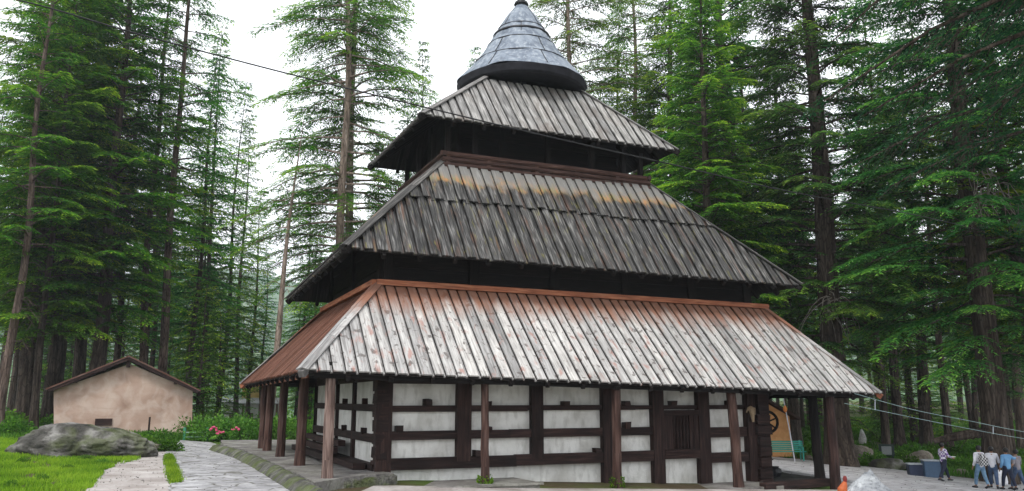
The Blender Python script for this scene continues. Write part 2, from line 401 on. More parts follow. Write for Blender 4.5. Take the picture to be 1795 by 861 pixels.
def loft(name, L, Rr, n, m, off, material, noise_e=.06, seed=1):
    """sheet between two polylines in plan, following the ground"""
    rr = random.Random(seed)
    def samp(P, t):
        P = [Vector(p) for p in P]; d = [0]
        for i in range(1, len(P)): d.append(d[-1]+(P[i]-P[i-1]).length)
        s = t*d[-1]
        for i in range(1, len(P)):
            if s <= d[i]+1e-9: return P[i-1].lerp(P[i], (s-d[i-1])/max(1e-9, d[i]-d[i-1]))
        return P[-1]
    vs = []
    for j in range(n+1):
        a = samp(L, j/n); b_ = samp(Rr, j/n)
        ja = rr.uniform(-noise_e, noise_e); jb = rr.uniform(-noise_e, noise_e)
        for i in range(m+1):
            p = a.lerp(b_, i/m); p = Vector((p.x + ja*(1-i/m) + jb*i/m, p.y))
            vs.append((p.x, p.y, ground_z(p.x, p.y)+off))
    fs = np.array([(j*(m+1)+i, j*(m+1)+i+1, (j+1)*(m+1)+i+1, (j+1)*(m+1)+i) for j in range(n) for i in range(m)])
    o = bpy.data.objects.new(name, np_mesh(name, np.array(vs), fs, material, smooth=True)); C.objects.link(o)
    return tag(o, kind='structure')
g2 = lambda px, py, z=-2.13: tuple(at_z(px, py, z)[:2])
pathL = [g2(160, 1500), g2(296, 861), g2(291, 800), g2(294, 776)]
pathR = [g2(640, 1500), g2(520, 861), g2(455, 815), g2(372, 777)]
loft('stone_path', pathL, pathR, 90, 14, .03, M_path, .07)
dirtL = [g2(-250, 1500), g2(148, 861), g2(185, 820), g2(240, 800), g2(262, 782)]
loft('dirt_path', dirtL, [g2(200, 1500), g2(300, 861), g2(295, 830), g2(292, 800), g2(294, 778)], 90, 10, .014, M_dirt, .12)
pz = lambda px, py, z: tuple(at_z(px, py, z)[:2])
plazaF = [(5.5, 46), pz(1300, 799, -3.2), pz(1400, 806, -3.2), pz(1480, 813, -3.35), pz(1600, 829, -3.6), pz(1700, 846, -3.85), pz(1800, 856, -4.05), (34, 36), (48, 33)]
plazaN = [(12, 33), (11, 24), (10, 18), (9, 14), (12, 10), (20, 8), (30, 6), (40, 5), (52, 4)]
loft('stone_plaza', plazaN, plazaF, 70, 40, .03, M_plaza, .05)
loft('front_apron', [(-4, 14), (0, 16), (4, 17), (10, 20)], [(-3.5, 21.2), (0, 22.3), (5, 24.5), (13.5, 28.5)], 30, 16, .022, M_dirt, .05)

# hills across the valley
def hill(name, dist, az0, az1, hfun, seed, material, depth=260, z0=-60):
    rr = np.random.RandomState(seed); n, m = 160, 26; vs = []
    ph = rr.rand(8)*6.28
    for j in range(m+1):
        f = j/m
        for i in range(n+1):
            a = R(az0 + (az1-az0)*i/n); d = dist + depth*f
            nzv = sum(math.sin(a*k*9+ph[q]+f*k)/k for q, k in enumerate((1, 2, 3.3, 5.1, 8, 13, 21, 34)))
            h = z0 + (hfun(math.degrees(a))-z0)*(math.sin(f*math.pi/2)**.8) + nzv*5*f + rr.uniform(-2.2, 2.2)*f
            vs.append((math.sin(a)*d, math.cos(a)*d, h))
    fs = np.array([(j*(n+1)+i, j*(n+1)+i+1, (j+1)*(n+1)+i+1, (j+1)*(n+1)+i) for j in range(m) for i in range(n)])
    o = bpy.data.objects.new(name, np_mesh(name, np.array(vs), fs, material)); C.objects.link(o); return tag(o, kind='structure')
m, t, b = mat('forested_slope', 1, .05); o = objc(t)
n1 = noise(t, o, .02, 6, .3); n2 = noise(t, o, .16, 6, 0, (1, 1, .4))
c = ramp(t, n2, [(.35, (.03,.075,.03)), (.55, (.07,.14,.05)), (.75, (.12,.20,.08))]); c = mix(t, ramp(t, n1, [(.5, 0), (.62, .6)]), c, (.12,.17,.06))  # greens lightened, distance haze painted into the slope colour
t.links.new(c, b.inputs['Base Color']); bump(t, b, n2, 1, 5); M_hill = m
hill('near_hill', 420, -75, 75, lambda a: 30 - .5*abs(a+22) + (15 if a > 5 else 0), 3, M_hill)
hill('far_mountain', 900, -75, 75, lambda a: 175 - 1.1*abs(a+28) + 25*math.sin(a*.25), 8, M_hill, 400)

# ------------------------------------------------------------------ TEMPLE
TA = Vector((-4.546404, 20.745771, -1.9)); TR = math.atan2(.395973, .918262)
U = Vector((.918262, .395973, 0)); Vv = Vector((-.395973, .918262, 0))
temple = empty('wooden_temple', TA, TR, 'tall old wooden temple with three plank roofs and a grey metal cone on top', 'temple')
TO = (0, 0, -1.9)           # part vertices are written (u, v, eye-level z); this makes them local to the base
def tb(mb, name, material, parent=None, **k):
    return mb.build(name, material, parent or temple, offset=TO, **k)
def L2W(u, v, z=0): return TA*0 + Vector((TA.x, TA.y, 0)) + U*u + Vv*v + Vector((0, 0, z))

def roof_face(mb, E0, E1, T0, T1, pw, th=.045, q0=0.0, q1=1.0, lift=0.0, seed=1, raise_=.055, jag=.035, wide=1.4):
    rr = random.Random(seed)
    E0, E1, T0, T1 = map(Vector, (E0, E1, T0, T1))
    W = (E1-E0).length; e = (E1-E0).normalized(); t0 = (T0-E0).dot(e); t1 = (T1-E0).dot(e)
    nrm = (E1-E0).cross(T0-E0).normalized()
    if nrm.z < 0: nrm = -nrm
    def P(a, q):
        Eb = E0.lerp(E1, a/W); Tt = T0 + (T1-T0)*((a-t0)/(t1-t0)); return Eb.lerp(Tt, q)
    S = (P(W/2, 1)-P(W/2, 0)).length
    def qmax(a):
        m_ = 1.0
        if a < t0: m_ = min(m_, a/t0)
        if a > t1: m_ = min(m_, (W-a)/(W-t1))
        return max(0, m_)
    a = 0; k = 0
    while a < W-.02:
        wd = pw*rr.uniform(.86, 1.14)*(wide if k % 2 else 2-wide); b_ = min(W, a+wd)
        if W-b_ < pw*.3: b_ = W
        up = (k % 2)
        ov = -.010 if raise_ else .0
        aa, bb = max(0.001, a-ov), min(W-.001, b_+ov)
        q0r = q0
        qa, qb = min(q1, qmax(aa)), min(q1, qmax(bb))
        lo = q0 + rr.uniform(-jag, jag*.3)/S
        if max(qa, qb) > lo + .01:
            off = nrm*(lift + up*raise_ + rr.uniform(-.008, .008))
            loa = min(lo, qa); lob = min(lo, qb)
            if qa < lo: loa = qa
            if qb < lo: lob = qb
            sub = 1
            mids = [m_ for m_ in (t0, t1) if aa+.02 < m_ < bb-.02]
            tops = [(aa, qa)] + [(m_, min(q1, 1.0)) for m_ in mids] + [(bb, qb)]
            bt = [P(aa, loa), P(bb, lob)]
            poly = [P(aa, loa), P(bb, lob)] + [P(x, y) for x, y in reversed(tops)]
            uvp = [(aa, loa*S), (bb, lob*S)] + [(x, y*S) for x, y in reversed(tops)]
            pl = (rr.uniform(.42, 1) if up else rr.uniform(0, .3)) if rr.random() < .85 else rr.random(); o_ = rr.random()*.0  # recessed planks toned darker, shade between raised boards put into the colour
            top = [p + off + nrm*th for p in poly]; bot = [p + off for p in poly]
            mb.quad(top, uvp, pl); mb.quad(list(reversed(bot)), list(reversed(uvp)), pl)
            n_ = len(poly)
            for i in range(n_):
                j = (i+1) % n_
                mb.quad([bot[i], bot[j], top[j], top[i]], [uvp[i], uvp[j], uvp[j], uvp[i]], pl*.5)  # plank sides darker still, painted shade of the gaps
        a = b_; k += 1
def rect(u0, v0, u1, v1, zs):
    return [Vector((u0, v0, zs[0])), Vector((u1, v0, zs[1])), Vector((u1, v1, zs[2])), Vector((u0, v1, zs[3]))]
E1_ = rect(-.74, -.35, 18.08, 14.35, (.66, .15, .15, .57)); T1_ = rect(1.86, 2.79, 16.07, 10.95, (3.3, 3.21, 3.21, 3.3))
E2_ = rect(.61, 1.67, 16.84, 12.27, (4.14, 3.95, 3.8, 3.85)); T2_ = rect(4.36, 4.61, 12.53, 9.6, (7.76, 7.84, 7.9, 7.9))
E3_ = rect(3.33, 3.66, 13.21, 10.68, (9.11, 9.1, 9.2, 9.26)); T3_ = rect(6.35, 5.8, 10.4, 8.5, (11.6, 11.68, 11.7, 11.7))
def inset(Rc, d, dz=0): # toward centre
    c = sum(Rc, Vector())/4; o = []
    for p in Rc: o.append(Vector((p.x + (d if p.x < c.x else -d), p.y + (d if p.y < c.y else -d), p.z+dz)))
    return o
def tier(name, E, T, pw, mats, step=None, label=None, dz_so=-.06):
    """mats: front/back material, left/right material"""
    root = None
    names = [('front', 0, 1), ('right', 1, 2), ('back', 2, 3), ('left', 3, 0)]
    mb = MB(); objs = []
    for nm, i, j in names:
        m_ = MB() if nm == 'left' and mats[1] is not mats[0] else mb
        p_ = pw if m_ is mb else .12; wd_ = 1.4 if step else 1.6
        if name == 'upper': wd_ = 1.5
        if m_ is not mb: wd_ = 1.3
        rz = .06 if m_ is mb else .035
        if step:
            roof_face(m_, E[i], E[j], T[i], T[j], p_, wide=wd_, q0=0, q1=step+.03, seed=i+5, raise_=rz)
            roof_face(m_, E[i], E[j], T[i], T[j], p_, wide=wd_, q0=step-.03, q1=1, lift=.085, seed=i+15, raise_=rz, jag=.10)
        else:
            roof_face(m_, E[i], E[j], T[i], T[j], p_, wide=wd_, seed=i+25, raise_=rz)
        if m_ is not mb: objs.append(tb(m_, 'roof_side', mats[1]))
    # hip cover boards and the rafter tip sticking out at each corner
    for i in range(4):
        d = (T[i]-E[i]); side = d.cross(Vector((0, 0, 1))).normalized()
        tipn = E[i] - d.normalized()*.04
        upv = side.cross(d).normalized()
        if upv.z < 0: upv = -upv
        o_ = upv*(.13 if not step else .19)
        hb = MB()
        for sgn in (-1, 1):
            mid = side*.085*sgn
            n_ = 3
            for k in range(n_):
                A_ = tipn.lerp(T[i], k/n_); B_ = tipn.lerp(T[i], (k+1.04)/n_)
                hb.bar(A_ + o_*.82 + mid + upv*.012*k, B_ + o_*.86 + mid + upv*.012*k, .17, .035, up=upv + side*(.35*sgn), o=d.length*k/n_)
        tb(hb, 'hip_board', mats[3])
        d = d.normalized(); cr = MB()
        cr.bar(E[i] - d*.12 + Vector((0, 0, .0)), E[i] + d*2.6 + Vector((0, 0, -.08)), .17, .17)
        tb(cr, 'corner_rafter', M_hip3 if (i == 0 and name == 'lower') else mats[2])
    # soffit boards and rafters
    so = MB()
    for nm, i, j in names:
        roof_face(so, E[i]+Vector((0, 0, dz_so)), E[j]+Vector((0, 0, dz_so)), T[i]+Vector((0, 0, dz_so)), T[j]+Vector((0, 0, dz_so)), .3, th=.03, raise_=.0, seed=90+i, jag=.0, q0=.012)
    ra = MB()
    for nm, i, j in names:
        W = (E[j]-E[i]).length; e = (E[j]-E[i]).normalized(); t0 = (T[i]-E[i]).dot(e); t1 = (T[j]-E[i]).dot(e)
        n_ = int(W/1.05)
        for k in range(1, n_):
            a = W*k/n_; q = min(1, a/t0, (W-a)/(W-t1)) if True else 1
            Eb = E[i].lerp(E[j], a/W); Tt = T[i] + (T[j]-T[i])*((a-t0)/(t1-t0)); P1 = Eb.lerp(Tt, q)
            dd = Vector((0, 0, dz_so-.09)); ra.bar(Eb.lerp(P1, .012)+dd, P1+dd, .11, .14)
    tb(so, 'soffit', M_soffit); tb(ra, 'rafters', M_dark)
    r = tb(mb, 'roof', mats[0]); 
    if label: r['label'] = label
    for o in objs: o['label'] = 'rusty brown ribbed side of the lowest roof'
    return r
tier('lower', E1_, T1_, .165, (M_roof1, M_rust, M_flash, M_roof1), label='lowest roof of bleached grey-white planks stained rust orange at the top')
tier('middle', E2_, T2_, .20, (M_roof2, M_roof2, M_dark, M_hip2), step=.60, label='middle roof of dark weathered planks in two courses with a lichen band')
tier('upper', E3_, T3_, .175, (M_roof3, M_roof3, M_dark, M_hip3), label='uppermost roof of grey planks under the metal cone')

# eave beams resting on the porch posts
mb = MB()
def porch_beam(a, b, w_=.2, h_=.24): mb.bar(a, b, w_, h_)
zt = lambda u: .80 - .030*u
porch_beam((-.2, 0, zt(0)), (16.6, 0, zt(16.6))); porch_beam((0, -.2, zt(0)), (0, 13.6, .74)); porch_beam((16.3, -.2, zt(16.3)), (16.3, 13.6, zt(16.3)+.02)); porch_beam((0, 13.4, .74), (16.5, 13.4, .3))
tb(mb, 'eave_beam', M_dark)
# fascia follows the tilt of the eave
for a_, b_, m_ in (((-.45, -.20, .60), (17.8, -.20, .12), M_dark), ((-.60, -.1, .60), (-.60, 14.1, .52), M_flash), ((17.9, -.1, .12), (17.9, 14.1, .1), M_dark)):
    mb = MB(); mb.bar(a_, b_, .05, .16); tb(mb, 'fascia_board', m_)

# porch posts
def post(u, v, z0, z1, r, material, lean=(0, 0), label=None, sq=False):
    mb = MB(); pts = []; n = 7
    for i in range(n):
        f = i/(n-1); pts.append((u + lean[0]*(f) + rnd.uniform(-.012, .012), v + lean[1]*f + rnd.uniform(-.012, .012), z0+(z1-z0)*f))
    mb.tube(pts, [r*(1.12 if i == 0 else 1)*rnd.uniform(.96, 1.03)*(1-.06*i/(n-1)) for i in range(n)], 8 if not sq else 6)
    o = tb(mb, 'porch_post', material, smooth=False)
    if label: o['label'] = label
    return o
gz = lambda u, v: ground_z(*L2W(u, v)[:2])
post(0, 0, -1.9, .72, .135, M_postworn, label='worn pinkish corner post at the left end of the porch')
for v_, m_ in ((4.17, M_post), (8.24, M_post), (11.8, M_post)): post(0, v_, -1.9, .74, .15, M_post, (.0, -.25))
post(0, 13.4, -1.9, .74, .15, M_post)
post(4.17, 0, -2.22, .62, .12, M_post, (-.02, 0)); post(8.2, 0, gz(8.2, 0)-.05, .50, .14, M_post, (.03, 0)); post(12.46, 0, gz(12.4, 0)-.05, .38, .16, M_post, (-.15, 0))
post(16.3, 0, gz(16.3, 0)-.05, .26, .17, M_beam, (-.05, 0)); post(16.22, .6, -2.64, .28, .16, M_dark, (-.12, 0))
for v_ in (4.6, 8.6, 13.3): post(16.3, v_, -2.64, .28, .16, M_dark)
for u_ in (4.2, 8.2, 12.3): post(u_, 13.4, gz(u_, 13.4)-.05, .5, .15, M_dark)

# wall 1: plaster with timber lacing
WU0, WU1, WV0, WV1 = 1.58, 14.75, 1.4, 11.1
mb = MB(); mb.box(WU0+.06, WU1-.06, WV0+.06, WV1-.06, -3.6, 1.55, a=.5); plaster = tb(mb, 'wall', M_plaster)
bm_ = MB()
V0 = WV0 - .02
def hb_(z1, z0, u0=WU0, u1=WU1, d=.10, j=.012):   # horizontal beam along the front, in slightly uneven lengths
    a = u0
    while a < u1-.01:
        b = min(u1, a + rnd.uniform(3.2, 4.8))
        if u1-b < 1.2: b = u1
        bm_.box(a, b, V0-d+rnd.uniform(-.008, .008), V0+.2, z0+rnd.uniform(-j, j), z1+rnd.uniform(-j, j), j=.008); a = b + .002
hb_(1.5, .43, d=.06)
hb_(-.17, -.33, d=.07); hb_(-.86, -1.09, u1=10.4, d=.09); hb_(-.88, -1.2, u0=12.0, d=.09)
vb(1.5,1.9,-2.0) if False else None; hb_(-1.57, -1.88, u1=10.4, d=.12); hb_(-1.70, -2.0, u0=12.0, d=.12)
def vb(u0, u1, z0=-2.0, z1=1.5, d=.13): bm_.box(u0, u1, V0-d, V0+.15, z0, z1, j=.012)
vb(1.50, 1.94, -2.35, d=.16); vb(3.82, 4.24, -1.7); vb(6.13, 6.5, -1.7); vb(8.5, 9.0, -2.75, d=.15); vb(10.27, 10.68, -2.62, d=.14); vb(11.98, 12.42, -2.62, d=.14); vb(13.9, 14.8, -2.9, d=.18)
# log ends stacked at the right corner
for k in range(11): bm_.box(14.2+rnd.uniform(-.05, .05), 14.72+rnd.uniform(-.06, .04), WV0-.34, WV0+.3, -2.85+k*.34, -2.55+k*.34, j=.02)
for k in range(9): bm_.box(1.50, 1.62+.2, WV0-.20+rnd.uniform(-.02, .02), WV0+.3, -1.93+k*.36, -1.63+k*.36, j=.02)
# pegs that stand on the beams
for u_, z_ in ((2.95, -.17), (4.75, -.17), (7.25, -.17), (9.35, -.17), (11.05, -.17), (13.25, -.17), (4.75, -.86), (4.45, -1.57), (2.15, -.86), (9.35, -.86), (8.3, -1.57)):
    bm_.box(u_-.09, u_+.11, V0-.17, V0+.1, z_-.02, z_+rnd.uniform(.1, .19), j=.015)
# left side wall lacing
def hl(z1, z0, d=.08): bm_.box(WU0+.04-d, WU0+.25, WV0, WV1, z0, z1, j=.012)
hl(1.5, .50, .05); hl(-.13, -.33); hl(-.95, -1.18); hl(-1.72, -1.93, .16)
for v_ in (4.35, 6.9, 8.75, 10.9):
    bm_.box(WU0-.05, WU0+.2, v_-.06, v_+.06, -1.9, 1.4, j=.02)
for v_ in (2.9, 5.6, 7.8): 
    for z_ in (-.13, -.95): bm_.box(WU0-.1, WU0+.1, v_-.06, v_+.06, z_-.02, z_+.15, j=.01)
# right and back walls
for z1, z0 in ((1.5, .45), (-.17, -.33), (-.88, -1.2), (-1.7, -2.0)):
    bm_.box(WU1-.2, WU1+.06, WV0+.2, WV1, z0, z1, j=.01); bm_.box(WU0, WU1, WV1-.2, WV1+.06, z0, z1, j=.01)
for v_ in (3.5, 6, 8.5, 10.9): bm_.box(WU1-.1, WU1+.08, v_-.15, v_+.15, -2.9, 1.5, j=.01)
tb(bm_, 'timber_frame', M_beam)
# bench-like logs along the left wall
mb = MB()
for k in range(3): mb.bar((WU0-.28-.22*k, 4.6, -1.32-.2*k), (WU0-.28-.22*k, 10.8, -1.32-.2*k), .22, .18)
mb.bar((WU0-.35, 1.9, -1.80), (WU0-.35, 9, -1.80), .34, .16)
tb(mb, 'wall_bench', M_beam)
# carved window
fr = MB(); fr.box(10.68, 11.98, V0-.16, V0+.02, -1.82, -1.55, j=.01); fr.box(10.68, 11.98, V0-.15, V0+.02, -.50, -.34, j=.01)
fr.box(10.68, 10.86, V0-.12, V0+.02, -1.55, -.50); fr.box(11.80, 11.98, V0-.12, V0+.02, -1.55, -.50)
fr.box(10.86, 11.02, V0-.09, V0+.02, -1.55, -.50, a=.8); fr.box(11.66, 11.80, V0-.09, V0+.02, -1.55, -.50, a=.8)
fr.box(10.70, 11.96, V0-.19, V0-.161, -1.66, -1.60, a=.9)
wnd = tb(fr, 'window', M_beam); wnd['label'] = 'dark carved wooden window with slender balusters'
bl = MB()
bl.box(11.02, 11.66, V0-.02, V0+.02, -1.55, -.50, a=.1)
for k in range(5):
    uu = 11.08 + k*.125
    bl.lathe([(.02, -1.53), (.035, -1.4), (.018, -1.25), (.04, -1.05), (.018, -.85), (.035, -.65), (.02, -.52)], (uu, V0-.06, 0), 8, a=.7)
bl2 = tb(bl, 'balusters', M_beam, wnd); 
# tan carved ornament by the right post: horned animal skull
mb = MB(); cu, cz = 13.98, -.45
mb.tube([(cu-.16, V0-.22, cz+.02), (cu-.12, V0-.26, cz+.16), (cu, V0-.24, cz+.20), (cu+.14, V0-.26, cz+.15), (cu+.18, V0-.23, cz-.05)], [.02, .035, .045, .035, .015], 7)
mb.tube([(cu, V0-.24, cz+.16), (cu+.01, V0-.3, cz-.05), (cu+.03, V0-.3, cz-.28)], [.09, .07, .035], 8)
o = tb(mb, 'skull_ornament', plain('old_bone', (.33, .24, .15), .7), smooth=True); o['label'] = 'tan horned animal skull fixed beside the right front post'

# platform, ledge, steps
def poly_slab(mb, pts, z1, z0, a=.5, jz=0.0):
    tp = [Vector((p[0], p[1], z1)) for p in pts]; bt = [Vector((p[0], p[1], z0)) for p in pts]
    mb.quad(tp, [(p[0], p[1]) for p in pts], a)
    for i in range(len(pts)):
        j = (i+1) % len(pts); mb.quad([bt[i], bt[j], tp[j], tp[i]], None, a)
ll = lambda px, py, z: (lambda P: ((P-Vector((TA.x, TA.y, 0))).dot(U), (P-Vector((TA.x, TA.y, 0))).dot(Vv)))(at_z(px, py, z))
mb = MB()
left = [ll(552, 846, -1.9), ll(518, 828, -1.9), ll(482, 812, -1.9), ll(432, 790, -1.9), ll(392, 779.5, -1.9)]
pts = [ll(690, 829, -1.9), ll(640, 833, -1.9), ll(600, 838, -1.9)] + left
pts = pts[:]  # front-left outline, then round the back
poly = pts + [(-1.0, 21), (17, 16), (17, 12), (1.7, 12), (1.7, 1.3)]
poly_slab(mb, poly, -1.9, -2.6)
tb(mb, 'platform', M_slab)
mb = MB(); mb.box(1.75, 5.6, -.35, 1.38, -2.75, -2.2, j=.02); mb.box(1.7, 5.7, -.42, -.30, -2.235, -2.185, j=.01)
tb(mb, 'front_ledge', M_slab)
mb = MB(); poly_slab(mb, [(5.6, -.25), (8.6, -.4), (14.0, -.2), (14.0, 1.38), (5.6, 1.38)], -2.62, -3.6)
mb.box(9.0, 14.2, .95, 1.4, -2.75, -2.63, j=.02)
tb(mb, 'front_floor', M_slab)
mb = MB(); poly_slab(mb, [(14.05, .28), (16.9, 1.0), (17.2, 1.15), (17.4, 12), (14.05, 12)], -2.64, -3.7)
o = tb(mb, 'porch_floor', M_darkslab)
mb = MB()
mb.bar((13.2, -.18, -2.62), (16.3, .42, -2.66), .25, .24); 
tb(mb, 'porch_sill', M_beam)
# stones of the low rubble edge below the platform's front
mb = MB()
for k in range(26):
    f = k/26; p = Vector(ll(575, 845, -2.0)).lerp(Vector(ll(688, 836, -2.0)), f)
    mb.box(p.x-.1, p.x+.12, p.y-.26, p.y+.15, -2.25, -2.04+rnd.uniform(-.02, .1), j=.03)
tb(mb, 'rubble_edge', M_kerb)

# wall 2
def log_wall(u0, u1, v0, v1, z0, z1, h=.34, name='upper_wall', posts=()):
    mb = MB(); k = 0; z = z0
    while z < z1:
        d = .03*(k % 2)
        mb.box(u0-d, u1+d, v0-d, v0+.25, z, z+h-.02, j=.012); mb.box(u0-d, u1+d, v1-.25, v1+d, z, z+h-.02, j=.012)
        mb.box(u0-d-.003, u0+.25, v0+.26, v1-.26, z, z+h-.02, j=.012); mb.box(u1-.25, u1+d+.003, v0+.26, v1-.26, z, z+h-.02, j=.012)
        z += h; k += 1
    for u_ in posts: mb.box(u_-.16, u_+.16, v0-.12, v0, z0, z1, j=.015)
    for v_ in (v0+.15, (v0+v1)/2, v1-.15): mb.box(u0-.12, u0, v_-.16, v_+.16, z0, z1, j=.015)
    mb.box(u0+.2, u1-.2, v0+.2, v1-.2, z0-.3, z1)
    return tb(mb, name, M_dark)
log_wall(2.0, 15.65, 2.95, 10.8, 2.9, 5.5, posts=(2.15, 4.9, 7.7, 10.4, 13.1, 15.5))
mb = MB()
for a_, b_ in (((1.74, 2.68), (16.2, 2.68)), ((16.2, 2.68), (16.2, 11.06)), ((16.2, 11.06), (1.74, 11.06)), ((1.74, 11.06), (1.74, 2.68))):
    z_ = lambda u: 3.40 - .006*(u-1.74)
    mb.bar((a_[0], a_[1], z_(a_[0])), (b_[0], b_[1], z_(b_[0])), .26, .16)
o = tb(mb, 'ridge_board', M_flash); o['label'] = 'rust orange board capping the lowest roof'
# wall 3 (dark core) and balcony
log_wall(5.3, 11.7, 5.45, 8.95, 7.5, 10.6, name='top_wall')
mb = MB()
BU0, BU1, BV0, BV1 = 4.36, 12.44, 4.45, 9.78
mb.box(BU0+.1, BU1-.1, BV0+.1, BV1-.1, 7.60, 7.74)
tb(mb, 'balcony_floor', M_dark)
mb = MB()
for k, z_ in enumerate((7.80, 7.99, 8.18)):
    ex = .12 if k == 2 else .05
    for (a_, b_) in (((BU0-ex, BV0), (BU1+ex, BV0)), ((BU0-ex, BV1), (BU1+ex, BV1))):
        mb.tube([(a_[0]+(b_[0]-a_[0])*i/5, a_[1]+rnd.uniform(-.02, .02), z_+rnd.uniform(-.012, .012)) for i in range(6)], .093, 7, a=.95 if k == 2 else .35)
    for u_ in (BU0, BU1):
        mb.tube([(u_+rnd.uniform(-.02, .02), BV0-ex+(BV1-BV0+2*ex)*i/4, z_+.01*i) for i in range(5)], .09, 7, a=.3)
for u_ in (4.5, 6.0, 7.8, 9.4, 11.1, 12.3): mb.box(u_-.07, u_+.07, BV0-.05, BV0+.05, 7.62, 8.2)
tb(mb, 'balcony_rail', M_rail)
for u_ in (4.55, 5.55, 6.55, 8.35, 10.15, 11.5, 12.25):
    mb = MB(); mb.box(u_-.08, u_+.08, BV0+.12, BV0+.28, 7.7, 9.55 if 5 < u_ < 12 else 9.2, j=.01); tb(mb, 'balcony_post', M_dark)
for v_ in (6.2, 8.0, 9.6):
    for u_ in (4.55, 12.25):
        mb = MB(); mb.box(u_-.08, u_+.08, v_-.08, v_+.08, 7.7, 9.4, j=.01); tb(mb, 'balcony_post', M_dark)

# the metal cone
CU, CV = 8.42, 7.1
prof = [(2.56, 12.14), (2.52, 12.20), (2.02, 12.78), (1.60, 13.36), (1.24, 13.95), (.92, 14.55), (.60, 15.1), (.34, 15.45), (.20, 15.62)]
mb = MB(); NP = 20
bands = [(0, 2), (2, 4), (4, 5), (5, 8)]
for k in range(NP):
    for (r0, z0), (r1, z1), bi in [(prof[i], prof[i+1], i) for i in range(len(prof)-1)]:
        pa = rnd.random() if bi in (0, 2, 4, 5) else pa
        for s_ in range(3):
            t0_ = 2*math.pi*(k+s_/3)/NP; t1_ = 2*math.pi*(k+(s_+1)/3)/NP
            w_ = lambda t, z: 1 + .012*math.sin(t*7+z*3) + .008*math.sin(t*13)
            P = lambda r, t, z: (CU+r*w_(t, z)*math.cos(t), CV+r*w_(t, z)*math.sin(t), z + (.03*math.sin(t*5) if r > 2.4 else 0))
            mb.quad([P(r0, t0_, z0), P(r0, t1_, z0), P(r1, t1_, z1), P(r1, t0_, z1)], [(k, z0), (k+1, z0), (k+1, z1), (k, z1)], pa)
cone = tb(mb, 'cone_roof', M_metal, smooth=False); cone['label'] = 'blue-grey sheet metal cone on the very top'
mb = MB()
def ring(z, r, rr_=.018):
    mb.tube([(CU+r*math.cos(2*math.pi*i/40), CV+r*math.sin(2*math.pi*i/40), z) for i in range(41)], rr_, 5, cap=False)
def rad(z):
    for (r0, z0), (r1, z1) in zip(prof, prof[1:]):
        if z0 <= z <= z1: return r0+(r1-r0)*(z-z0)/(z1-z0)
    return .2
ring(12.95, rad(12.95)+.01, .02); ring(13.75, rad(13.75)+.01, .02); ring(14.22, rad(14.22)+.015, .05); ring(14.5, rad(14.5)+.01, .018)
for k, (za, zb, n_, o_) in enumerate(((12.2, 12.95, 7, .2), (12.95, 13.75, 6, .6), (14.0, 14.5, 6, .1), (14.5, 15.4, 4, .4))):
    for i in range(n_):
        t_ = o_ + 2*math.pi*i/n_
        mb.tube([(CU+(rad(z)+.008)*math.cos(t_), CV+(rad(z)+.008)*math.sin(t_), z) for z in (za, (za+zb)/2, zb)], .014, 5)
tb(mb, 'cone_seams', M_black, cone)
mb = MB(); mb.lathe([(2.50, 12.16), (2.56, 12.10), (2.50, 11.86), (2.42, 11.80), (1.2, 11.95), (.2, 12.3)], (CU, CV, 0), 60)
o = tb(mb, 'cone_skirt', simple('black_painted_board', (.006,.006,.009), (.016,.016,.022), 4, .8), cone, smooth=False)
mb = MB(); mb.lathe([(.22, 15.55), (.30, 15.66), (.26, 15.76), (.14, 15.80), (.16, 15.95), (.30, 16.15), (.16, 16.38), (.06, 16.5), (.1, 16.65), (.02, 17.1), (.001, 17.12)], (CU, CV, 0), 16)
tb(mb, 'finial', M_black, smooth=True)

# mossy kerb along the platform's left edge
def kerb():
    mb = MB(); pxs = [(384, 780), (412, 787), (440, 796), (470, 808), (495, 822), (520, 838), (548, 861), (575, 900)]
    top = [ll(384, 779, -1.9), ll(412, 786, -1.9), ll(436, 793, -1.9), ll(466, 806, -1.9), ll(492, 818, -1.9), ll(518, 831, -1.9), ll(550, 848, -1.9), ll(566, 858, -1.9)]
    prev = None; rr = random.Random(5)
    A = [Vector(p) for p in top]; pts = []
    for i in range(len(A)-1):
        for k in range(6): pts.append(A[i].lerp(A[i+1], k/6))
    pts.append(A[-1]); prof_ = [(0.0, -1.905), (-.10, -1.89), (-.24, -1.95), (-.36, -2.05), (-.46, -2.16), (-.52, -2.35)]
    rows = []
    for i, p in enumerate(pts):
        d = (pts[min(i+1, len(pts)-1)]-pts[max(i-1, 0)]).normalized(); n_ = Vector((-d.y, d.x))
        if n_.x > 0: n_ = -n_
        rows.append([Vector((p.x + n_.x*(-o_) + rr.uniform(-.018, .018), p.y + n_.y*(-o_) + rr.uniform(-.018, .018), z + rr.uniform(-.012, .012))) if True else None for o_, z in prof_])
    for i in range(len(rows)-1):
        for k in range(len(prof_)-1): mb.quad([rows[i][k], rows[i+1][k], rows[i+1][k+1], rows[i][k+1]], None, .5)
    o = mb.build('stone_kerb', M_kerb, None, offset=TO, weld=True, smooth=True)
    o.location = TA; o.rotation_euler = (0, 0, TR)
    return tag(o, 'low rounded mossy stone kerb curving between the path and the temple platform', 'kerb')
kerb()

